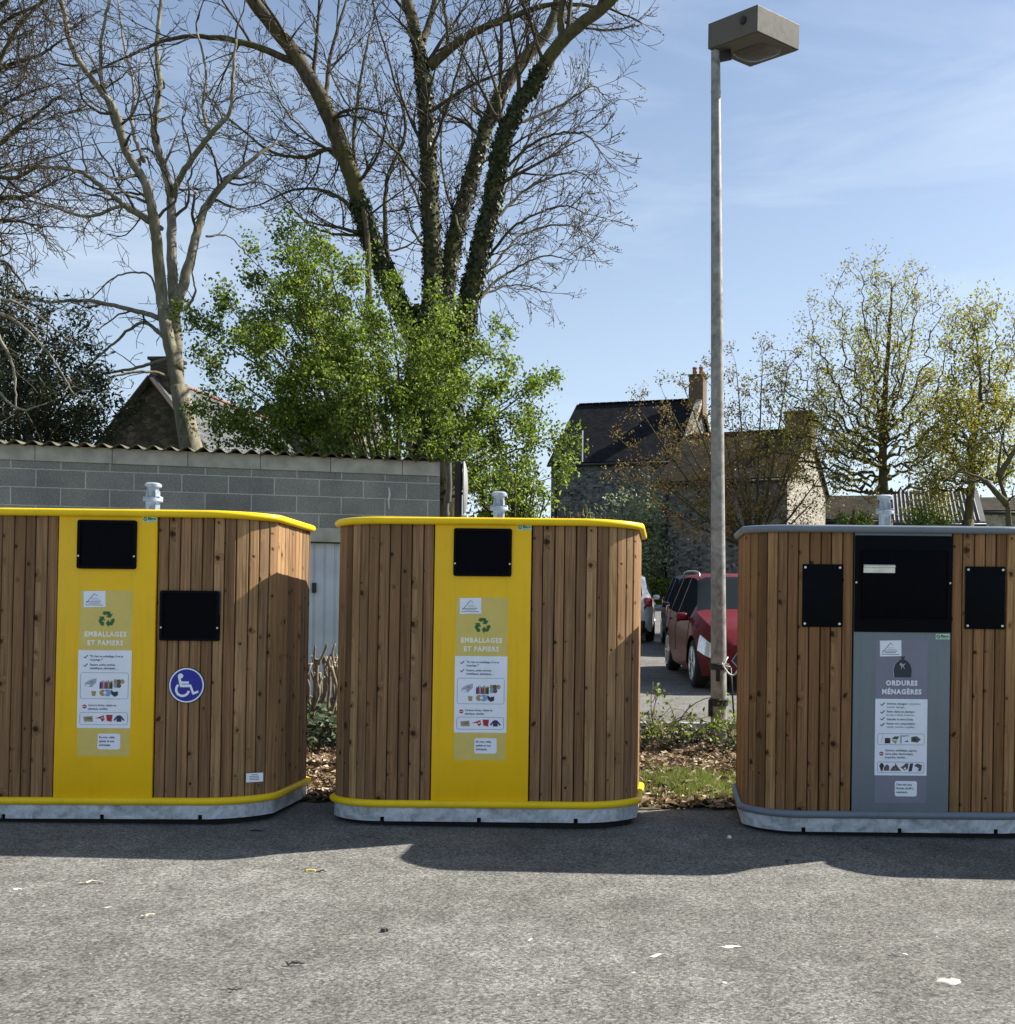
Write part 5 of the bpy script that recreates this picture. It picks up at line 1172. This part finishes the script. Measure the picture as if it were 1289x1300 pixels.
# ---------------------------------------------------------------- cars
def car(label, paint, front_x, front_y, heading, L, Wd, H, suv=0.0, rails=True):
    """origin on the ground under the car's centre; local +x is forward; front axle given"""
    wr = .335; xf, xr = L / 2 - .86, -L / 2 + .78
    hv = Vector((math.cos(heading), math.sin(heading))); c = Vector((front_x, front_y)) - hv * xf
    zc_ = gz(c.x, c.y); slope = (gz(c.x + hv.x * 2, c.y + hv.y * 2) - gz(c.x - hv.x * 2, c.y - hv.y * 2)) / 4
    root = empty('parked_car', (c.x, c.y, zc_ + .006), label, 'car', 'cars in the car park behind'); root.rotation_euler = (0, -math.atan(slope), heading)
    h = H
    kx = [-L/2, -L/2+.05, -L/2+.18, -L/2+.55, -L/2+.9, -.4, .15, .35, L/2-1.12, L/2-.95, L/2-.5, L/2-.22, L/2-.08, L/2]
    kz = [.86, .98, h*.70, h*.94, h*.985, h, h*.985, h*.955, h*.665, h*.645, h*.59, h*.53, h*.46, h*.41]
    kw = [.66, .74, .84, .885, .90, .91, .91, .91, .91, .905, .875, .80, .71, .60]; kw = [q * Wd / 1.82 for q in kw]
    belt = lambda x: np.interp(x, [-L/2, -L/2+.5, 0, L/2-1.1, L/2], [h*.62, h*.635, h*.605, h*.58, h*.38])
    X = sorted(set([round(v, 3) for v in np.arange(-L/2, L/2 + .001, .05)] + [round(L/2, 3)]))
    rows = []
    for x in X:
        zt = float(np.interp(x, kx, kz)); wv = float(np.interp(x, kx, kw)); bz = min(float(belt(x)), zt - .035)
        cab = min(1, max(0, (zt - bz - .04) / (h * .36)))
        wt = wv * (.90 - .17 * cab); ze = zt - .02 - .045 * cab
        zb_ = float(np.interp(x, [-L/2, -L/2+.1, -L/2+.5, L/2-.4, L/2-.05, L/2], [.40, .28, .20, .20, .24, .30]))
        ar = 0
        for xw in (xf, xr):
            dx = x - xw; R_ = wr + .055
            if abs(dx) < R_: ar = max(ar, wr + math.sqrt(R_ * R_ - dx * dx))
        zb2 = max(zb_, ar); flare = .012 if ar > 0 else 0
        z1 = max(zb2 + .01, .42); z2 = max(zb2 + .02, bz * .72); 
        rows.append([(wv * .955 + flare if ar == 0 else wv + flare, zb2), (wv + flare, z1), (wv + .008, z2), (wv * .985, (z2 + bz) / 2 + .05), (wv * .965, bz), (wt, ze), (wt * .82, zt - .008), (wt * .4, zt), (0, zt + .004)])
    nr = len(rows[0]); body = MB(); glass = MB(); lamp = MB(); idx = {}
    def vert(i, j, sgn): w_, z_ = rows[i][j]; return (X[i], sgn * w_, z_)
    xs0, xs1 = .15, L/2-1.12   # windscreen range
    for sgn in (1, -1):
        for i in range(len(X) - 1):
            xm = (X[i] + X[i + 1]) / 2
            for j in range(nr - 1):
                q = [vert(i, j, sgn), vert(i + 1, j, sgn), vert(i + 1, j + 1, sgn), vert(i, j + 1, sgn)]
                if sgn < 0: q = q[::-1]
                tgt = body
                zt = float(np.interp(xm, kx, kz)); cabin = zt > h * .72
                if j == 4 and cabin and -L/2+.35 < xm < L/2-1.28 and not any(abs(xm - p) < .04 for p in (-.30, -1.15)): tgt = glass
                if j in (5, 6, 7) and xs0 + .12 < xm < xs1 - .02: tgt = glass
                if j in (6, 7) and -L/2 + .14 < xm < -L/2 + .48: tgt = glass
                if j in (2, 3) and L/2 - .52 < xm < L/2 - .10: tgt = lamp
                if j == 3 and xm < -L/2 + .26: tgt = 'tail'
                if tgt == 'tail':
                    if not hasattr(car, 'tl') or car.tl is None: car.tl = MB()
                    car.tl.add(q, [(0, 1, 2, 3)])
                else: tgt.add(q, [(0, 1, 2, 3)])
    # end caps
    for i in (0, len(X) - 1):
        ring = [vert(i, j, 1) for j in range(nr)] + [vert(i, j, -1) for j in range(nr - 2, -1, -1)]
        body.add(ring, [tuple(range(len(ring)))])
    def merged(mb, name, mat, par, inset=0):
        bm = bmesh.new(); vs = [bm.verts.new(v) for v in mb.v]
        for f in mb.f:
            try: bm.faces.new([vs[k] for k in f])
            except Exception: pass
        bmesh.ops.remove_doubles(bm, verts=bm.verts, dist=.0005); bmesh.ops.recalc_face_normals(bm, faces=bm.faces)
        me = bpy.data.meshes.new(name); bm.to_mesh(me); bm.free(); me.polygons.foreach_set('use_smooth', [True] * len(me.polygons))
        try: me.set_sharp_from_angle(angle=R(38))
        except Exception: pass
        me.materials.append(M[mat]); o = bpy.data.objects.new(name, me); C.objects.link(o); o.parent = par; return o
    bo = merged(body, 'body', paint, root); merged(glass, 'windows', 'glass', root); 
    for sg_ in (1, -1):
        hm = MB(); 
        for f in lamp.f:
            if lamp.v[f[0]][1] * sg_ > 0: hm.add([lamp.v[q] for q in f], [tuple(range(len(f)))])
        merged(hm, 'headlight', 'headlight', root)
    if car.tl: merged(car.tl, 'tail_lights', 'taillight', root); car.tl = None
    for sgn in (1, -1): MB().box((-L/2 + .10, sgn * Wd * .405, h * .60), (.16, .20, .20), bevel=.04, seg=3).build('tail_light', 'taillight', root, smooth='auto')
    und = MB().box((0, 0, .42), (L - .5, Wd - .34, .44)); und.build('underbody', 'carblack', root)
    inn = MB().box((-.3, 0, h * .60), (L * .5, Wd - .3, .02)); inn.build('parcel_floor', 'carblack', root)
    hx_ = [(-.50, .44), (-.40, .33), (.40, .33), (.50, .44), (.42, .56), (-.42, .56)]
    g = MB(); g.v += [(L/2 - .02, y, z) for y, z in hx_] + [(L/2 + .012, y * .98, z) for y, z in hx_]
    for q in range(6): g.f.append((q, (q + 1) % 6, 6 + (q + 1) % 6, 6 + q))
    g.f.append(tuple(range(6, 12))); g.box((L/2 - .01, 0, .26), (.05, .9, .07), bevel=.015); gro = g.build('grille', 'carblack', root)
    MB().tube([(L/2 + .014, y, z) for y, z in hx_], .012, 6, closed=True).build('grille_surround', 'chrome', gro)
    for zb__ in (.40, .46, .51): MB().box((L/2 + .016, 0, zb__), (.008, .80, .008)).build('grille_bar', 'chrome', gro)
    g = MB(); g.box((-L/2 + .04, 0, .42), (.12, Wd * .74, .22), bevel=.03); g.build('rear_bumper', 'carblack', root)
    MB().box((L/2 + .024, 0, .385), (.012, .5, .10), bevel=.003).build('number_plate', 'numberplate', root); MB().box((-L/2 - .008, 0, .78), (.012, .5, .10), bevel=.003).build('number_plate', 'numberplate', root)
    for xw in (xf, xr):
        for sgn in (1, -1):
            w_ = MB(); cy = sgn * (Wd / 2 - .115)
            w_.lathe([(.22, -.09), (wr - .03, -.105), (wr - .005, -.08), (wr, 0), (wr - .005, .08), (wr - .03, .105), (.22, .09)], (0, 0, 0), 36, 'y'); wo = w_.build('wheel', 'tyre', root, smooth='auto'); wo.location = (xw, cy, wr)
            rm = MB(); yo = sgn * .085
            rm.tube([(math.cos(a) * .225, yo + sgn * .012, math.sin(a) * .225) for a in [k * math.pi / 18 for k in range(36)]], .018, 6, closed=True)
            for k in range(10):
                a = 2 * math.pi * k / 10; rm.tube([(0, yo, 0), (math.cos(a) * .22, yo + sgn * .012, math.sin(a) * .22)], [.022, .017], 5)
            rm.lathe([(.05, -.012), (.05, .02)], (0, yo, 0), 14, 'y'); rm.build('rim', 'alloy', wo, smooth='auto')
            MB().lathe([(.215, -.002), (.215, .002)], (0, yo - sgn * .012, 0), 24, 'y').build('brake_disc', 'carblack', wo)
    for sgn in (1, -1):
        m = MB(); m.box((L/2 - 1.30, sgn * (Wd / 2 + .07), h * .605), (.12, .17, .115), bevel=.045, seg=3); m.box((L/2 - 1.30, sgn * (Wd / 2 - .02), h * .585), (.06, .12, .04), bevel=.01)
        m.build('wing_mirror', paint, root, smooth='auto')
        for xx in (-.15, -1.0): MB().box((xx, sgn * (Wd / 2 + .004), h * .545), (.16, .03, .028), bevel=.01).build('door_handle', paint, root, smooth='auto')
        if rails:
            yy = sgn * Wd / 2 * .70; MB().tube(crv([(.25, yy, h * .955), (.12, yy, h + .01), (-.6, yy, h + .03), (-1.25, yy, h + .01), (-1.4, yy, h * .955)], 4), .016, 6).build('roof_rail', 'chrome', root, smooth=True)
        fg = MB(); fg.lathe([(.055, 0), (.055, .02)], (L/2 - .09, sgn * Wd * .345, .36), 14, 'x'); fg.build('fog_lamp', 'headlight', root, smooth='auto')
        # door shut lines
        for xx in (L/2 - 1.22, -.30, -1.20):
            m = MB(); i = min(range(len(X)), key=lambda q: abs(X[q] - xx)); m.tube([(X[i], sgn * (rows[i][j][0] + .001), rows[i][j][1]) for j in range(1, 5)], .006, 4)
            m.build('shut_line', 'carblack', root)
    return root
car.tl = None
hd_ = R(-90 + 7.5)
rc = P(884, 872, 14.3)
car('red people carrier with roof rails parked behind the lamp post, front towards the viewer', 'car_red', rc.x + .82, 14.25, hd_, 4.35, 1.82, 1.60)
car('dark blue car parked behind the red one, front towards the viewer', 'car_dark', P(862, 800, 20.5).x + .74, 20.6, R(-90 + 5), 4.3, 1.80, 1.58, rails=False)
wq = P(836, 815, 23.2)
ww = car('white car seen from behind at the right edge of the middle container', 'car_white', wq.x - 1.10, 23.2 + .78 + 2.65, R(90 + 2), 4.3, 1.82, 1.58, rails=False)

# ---------------------------------------------------------------- verge: cut stems, brambles, litter, grass
rs = random.Random(77)
for k, px in enumerate([388, 394, 397, 400, 403, 406, 409, 412, 415, 418, 421, 424, 427, 431, 436, 382, 378, 443]):
    dd = rs.uniform(8.2, 9.1); q = P(px, 900, dd); g0 = Vector((q.x, q.y, vz(q.x, q.y) - .04)); tz = P(px, rs.uniform(832, 858), dd)
    names = ['slim straight', 'forked', 'leaning', 'thick knotted']
    hroot_ = None
    m = MB(); T = Tree(200 + k); pp = crv([g0, g0.lerp(tz, .35) + Vector((rs.uniform(-.05, .05), 0, 0)), g0.lerp(tz, .7) + Vector((rs.uniform(-.05, .05), 0, 0)), tz], 4)
    T.trunk.tube(pp, [rs.uniform(.013, .022) - .006 * i / len(pp) for i in range(len(pp))], 7)
    for j in range(rs.randint(1, 3)):
        i = rs.randrange(len(pp) // 2, len(pp) - 1); e = pp[i] + Vector((rs.uniform(-.08, .08), rs.uniform(-.06, .06), rs.uniform(.08, .22))); T.trunk.tube(crv([pp[i], pp[i].lerp(e, .5) + Vector((rs.uniform(-.03, .03), 0, .02)), e], 3), [.013, .012, .011, .010, .010, .009, .008], 6)
    cutm = MB(); cutm.lathe([(.016, -.002), (.017, .006)], tz, 8)
    if k == 0:
        hedge_root = empty('cut_back_hedge', (g0.x + .2, g0.y, g0.z), 'row of cut back bare hedge stems between the left and middle containers', 'hedge')
    for nm, mb_, mt in (('stem', T.trunk, 'stem'), ('cut_end', cutm, 'cutwood')):
        a = np.asarray(mb_.v) - np.array(hedge_root.location[:]); mb_.v = [tuple(x) for x in a.tolist()]
        if nm == 'stem': so_ = mb_.build(nm, mt, hedge_root, smooth=True)
        else: mb_.build(nm, mt, so_)
def ground_ivy(name, label, spots, n, size, mat, seed, cat='plant', hmax=.25):
    r = random.Random(seed); m = MB(); c0 = spots[0]; root = empty(name, (c0[0], c0[1], vz(c0[0], c0[1])), label, cat); st = MB()
    for i in range(n):
        sx_, sy_, sr = spots[r.randrange(len(spots))]; a = r.uniform(0, 6.283); q = sr * math.sqrt(r.random()); x, y = sx_ + q * math.cos(a), sy_ + q * math.sin(a); z = vz(x, y) + r.random() ** 1.6 * hmax
        p = Vector((x, y, z)) - root.location; nrm = Vector((r.gauss(0, .6), r.gauss(-.3, .6), 1)).normalized(); b = randperp(r, nrm); e = nrm.cross(b); L = r.uniform(.5, 1.1) * size; o = len(m.v)
        m.v += [tuple(p - b * L * .5), tuple(p + e * L * .42), tuple(p + b * L * .55), tuple(p - e * L * .42)]; m.f.append((o, o + 1, o + 2, o + 3))
        if i % 9 == 0: st.tube([(p.x, p.y, p.z), (p.x + r.uniform(-.12, .12), p.y + r.uniform(-.1, .1), p.z - hmax * .6)], .004, 3)
    m.build('foliage', mat, root); st.build('stems', 'twig', root); return root
ground_ivy('ground_ivy', 'dark glossy ivy patch on the verge between the left and middle containers', [(-2.75, 7.9, .35), (-2.5, 8.3, .4), (-3.1, 8.2, .4), (-2.7, 8.6, .35)], 2600, .06, 'leaf_ivy', 5, hmax=.30)
def bramble(name, label, cx, cy, n, h_, seed, leafy, mat='leaf_bush', spread=.3):
    T = Tree(seed); r = T.r; f = Vector((cx, cy, vz(cx, cy) - .02)); cfg = dict(seg=.05, wig=.16, up=-.05, kids=[5], ratio=.4, ang=(30, 70), rmin=.0025, maxl=1, r1=.006)
    for k in range(n):
        p = f + Vector((r.uniform(-spread, spread), r.uniform(-.15, .15), 0)); d = Vector((r.uniform(-.7, .7), r.uniform(-.4, .4), 1)).normalized()
        L = h_ * r.uniform(.6, 1.25); pts = [p.copy()]
        for i in range(9): d = (d + Vector((r.gauss(0, .12), r.gauss(0, .1), -.10 - .03 * i))).normalized(); p = p + d * L / 9; pts.append(p.copy())
        T.trunk.tube(pts, [.007 - .0005 * i for i in range(10)], 5)
        for i in range(2, 10, 2): sprout(T, pts[i], (pts[i] - pts[i - 1]).normalized() + randperp(r, d), r.uniform(.08, .18), .004, 0, cfg)
    lv = leaves(T.tips, r, leafy, .042, .025, 0, .7)
    return finish(T, name, label, 'bramble', f, 'stem', 'stem', extra=(('foliage', lv, mat),))
bramble('bramble', 'tangled bramble against the right side of the middle container', P(832, 900, 8.6).x, 8.6, 9, .75, 301, 170, spread=.12)
bramble('bramble', 'low leafy bramble on the leaf litter left of the lamp post foot', P(872, 920, 8.4).x, 8.5, 7, .36, 302, 170, spread=.22)
bramble('bramble', 'leafy bramble growing close round the lamp post foot', P(925, 930, 8.3).x, 8.25, 10, .44, 303, 300, spread=.16)
ground_ivy('ground_ivy', 'low dark ground cover at the foot of the lamp post', [(.05, 8.6, .3), (.35, 8.7, .3), (-.1, 9.0, .3), (.5, 8.3, .2)], 700, .045, 'leaf_ivy', 6, hmax=.08)
# leaf litter (uncountable)
m = MB(); r = random.Random(9)
for i in range(24000):
    if i % 3: x = r.choice([r.gauss(-2.55, .45), r.gauss(.1, .55)])
    else: x = r.uniform(-5, 4)
    y = 6.42 + abs(r.gauss(0, 1)) * 1.1 + r.uniform(-.08, .1)
    if y > 9.6: continue
    bare = (abs(x - .1) < .9 and 6.5 < y < 7.3)
    if bare and r.random() < .8: continue
    z = vz(x, y) + r.uniform(.004, .028); L = r.uniform(.02, .055); n_ = Vector((r.gauss(0, .45), r.gauss(0, .45), 1)).normalized(); b = randperp(r, n_); e = n_.cross(b); p = Vector((x, y, z)); c = n_ * L * r.uniform(-.1, .35); o = len(m.v)
    wd = r.uniform(.25, .5); m.v += [tuple(p - b * L), tuple(p + e * L * wd + c), tuple(p + b * L), tuple(p - e * L * wd + c)]; m.f.append((o, o + 1, o + 2, o + 3))
tag(m.build('leaf_litter', 'litter'), 'dry brown leaf litter covering the verge behind the containers', 'leaf litter', kind='stuff')
m = MB()
for i in range(16000):
    x = r.gauss(.12, .45); y = r.gauss(6.95, .22)
    if y < 6.5: continue
    if math.sin(x * 9) + math.sin(y * 13 + x * 4) < -.7 and r.random() < .8: continue
    h_ = r.uniform(.02, .06); a = r.uniform(0, 6.283); dx, dy = math.cos(a) * .004, math.sin(a) * .004; lx, ly = r.gauss(0, .02), r.gauss(0, .02); z = vz(x, y) + .002; o = len(m.v)
    m.v += [(x - dx, y - dy, z), (x + dx, y + dy, z), (x + lx, y + ly, z + h_)]; m.f.append((o, o + 1, o + 2))
tag(m.build('grass', 'grass'), 'short patchy green grass on the verge in front of the lamp post', 'grass', kind='stuff')

# ---------------------------------------------------------------- small things on the asphalt
def onroad(px, row):
    u, v = px - PX, PY - row; tu, tv = u - ROLL * v, v + ROLL * u; d = 4.0
    for _ in range(12): q_x = tu / F * d; d = (CZ - gz(q_x, d)) / (-tv / F)
    return Vector((tu / F * d, d, gz(tu / F * d, d)))
def blob(name, px, row, sx_, sy_, hgt, mat, label, cat, seed, rz=0):
    r = random.Random(seed); q = onroad(px, row); n = 14; m = MB(); ring = [(math.cos(2 * math.pi * k / n) * sx_ * r.uniform(.35, 1.2), math.sin(2 * math.pi * k / n) * sy_ * r.uniform(.35, 1.2)) for k in range(n)]
    m.v += [(a, b, .001) for a, b in ring] + [(a * .8, b * .8, hgt) for a, b in ring]
    for j in range(n): m.f.append((j, (j + 1) % n, n + (j + 1) % n, n + j))
    m.f.append(tuple(range(n, 2 * n))); o = m.build(name, mat, loc=q); o.rotation_euler = (0, 0, rz); return tag(o, label, cat)
def twig_(px, row, L, label, cat, mat, seed, rz, rr_=.004, name='twig'):
    r = random.Random(seed); q = onroad(px, row); pts = [(-L / 2 + L * k / 6, r.uniform(-.1, .1) * L, rr_ + .002 + r.uniform(0, .008)) for k in range(7)]
    o = MB().tube(pts, [rr_ * .6, rr_, rr_ * 1.1, rr_, rr_ * .9, rr_ * .7, rr_ * .4], 6).build(name, mat, loc=q); o.rotation_euler = (0, 0, rz); return tag(o, label, cat)
blob('stone', 488, 1183, .017, .012, .013, 'pebble', 'small dark stone lying on the asphalt in front of the middle container', 'stone', 1)
twig_(375, 1226, .065, 'dark reddish twig lying nearest the camera at left centre', 'twig', 'darkpost', 2, .1, .004)
twig_(298, 1259, .045, 'short dark twig at the lower left of the asphalt', 'twig', 'darkpost', 3, -.1, .003)
twig_(116, 1122, .10, 'pale twig on the asphalt in front of the leftmost container', 'twig', 'cutwood', 4, .3, .004)
blob('dry_leaf', 393, 1106, .032, .012, .008, 'labelyellow', 'yellow leaf beside a small stalk at the shadow edge', 'leaf', 5, .1)
twig_(408, 1108, .05, 'small stalk lying beside the yellow leaf', 'twig', 'darkpost', 15, 0, .003)
twig_(188, 1165, .05, 'pale crooked twig left of centre on the asphalt', 'twig', 'cutwood', 6, .6, .004)
twig_(327, 1056, .08, 'dark twig in the shadow in front of the leftmost container corner', 'twig', 'darkpost', 7, .05, .004)
blob('paper_scrap', 926, 1064, .022, .014, .014, 'paper', 'crumpled white scrap in the shade left of the grey container', 'litter', 8)
blob('paper_scrap', 22, 1129, .026, .014, .004, 'paper', 'flattened white scrap at the far left of the asphalt', 'litter', 9)
for k, (px, row, a, b, lb) in enumerate([(927, 1202, .040, .020, 'largest white splash on the asphalt in the right half'), (833, 1213, .034, .015, 'ragged white splash just left of the largest one'), (673, 1193, .018, .008, 'small thin white splash right of centre'),
                                         (920, 1248, .012, .010, 'small round white spot below the largest splash'), (804, 1235, .009, .008, 'tiny white spot below the ragged splash'), (137, 1152, .014, .008, 'white splash at the left half of the asphalt')]):
    blob('white_splash', px, row, a, b, .0016, 'chalk', lb, 'paint splash', 20 + k, k * .7)
twig_(1142, 1213, .09, 'pale curled strand on the asphalt before the grey container', 'twig', 'wire', 31, -.35, .0025)
twig_(1000, 1095, .04, 'tiny dark twig near the edge of the grey container shadow', 'twig', 'darkpost', 32, .6, .004)
blob('drain_stone', 1204, 1246, .052, .034, .004, 'concrete', 'pale flat stone set in the asphalt at lower right', 'stone', 33, .2)
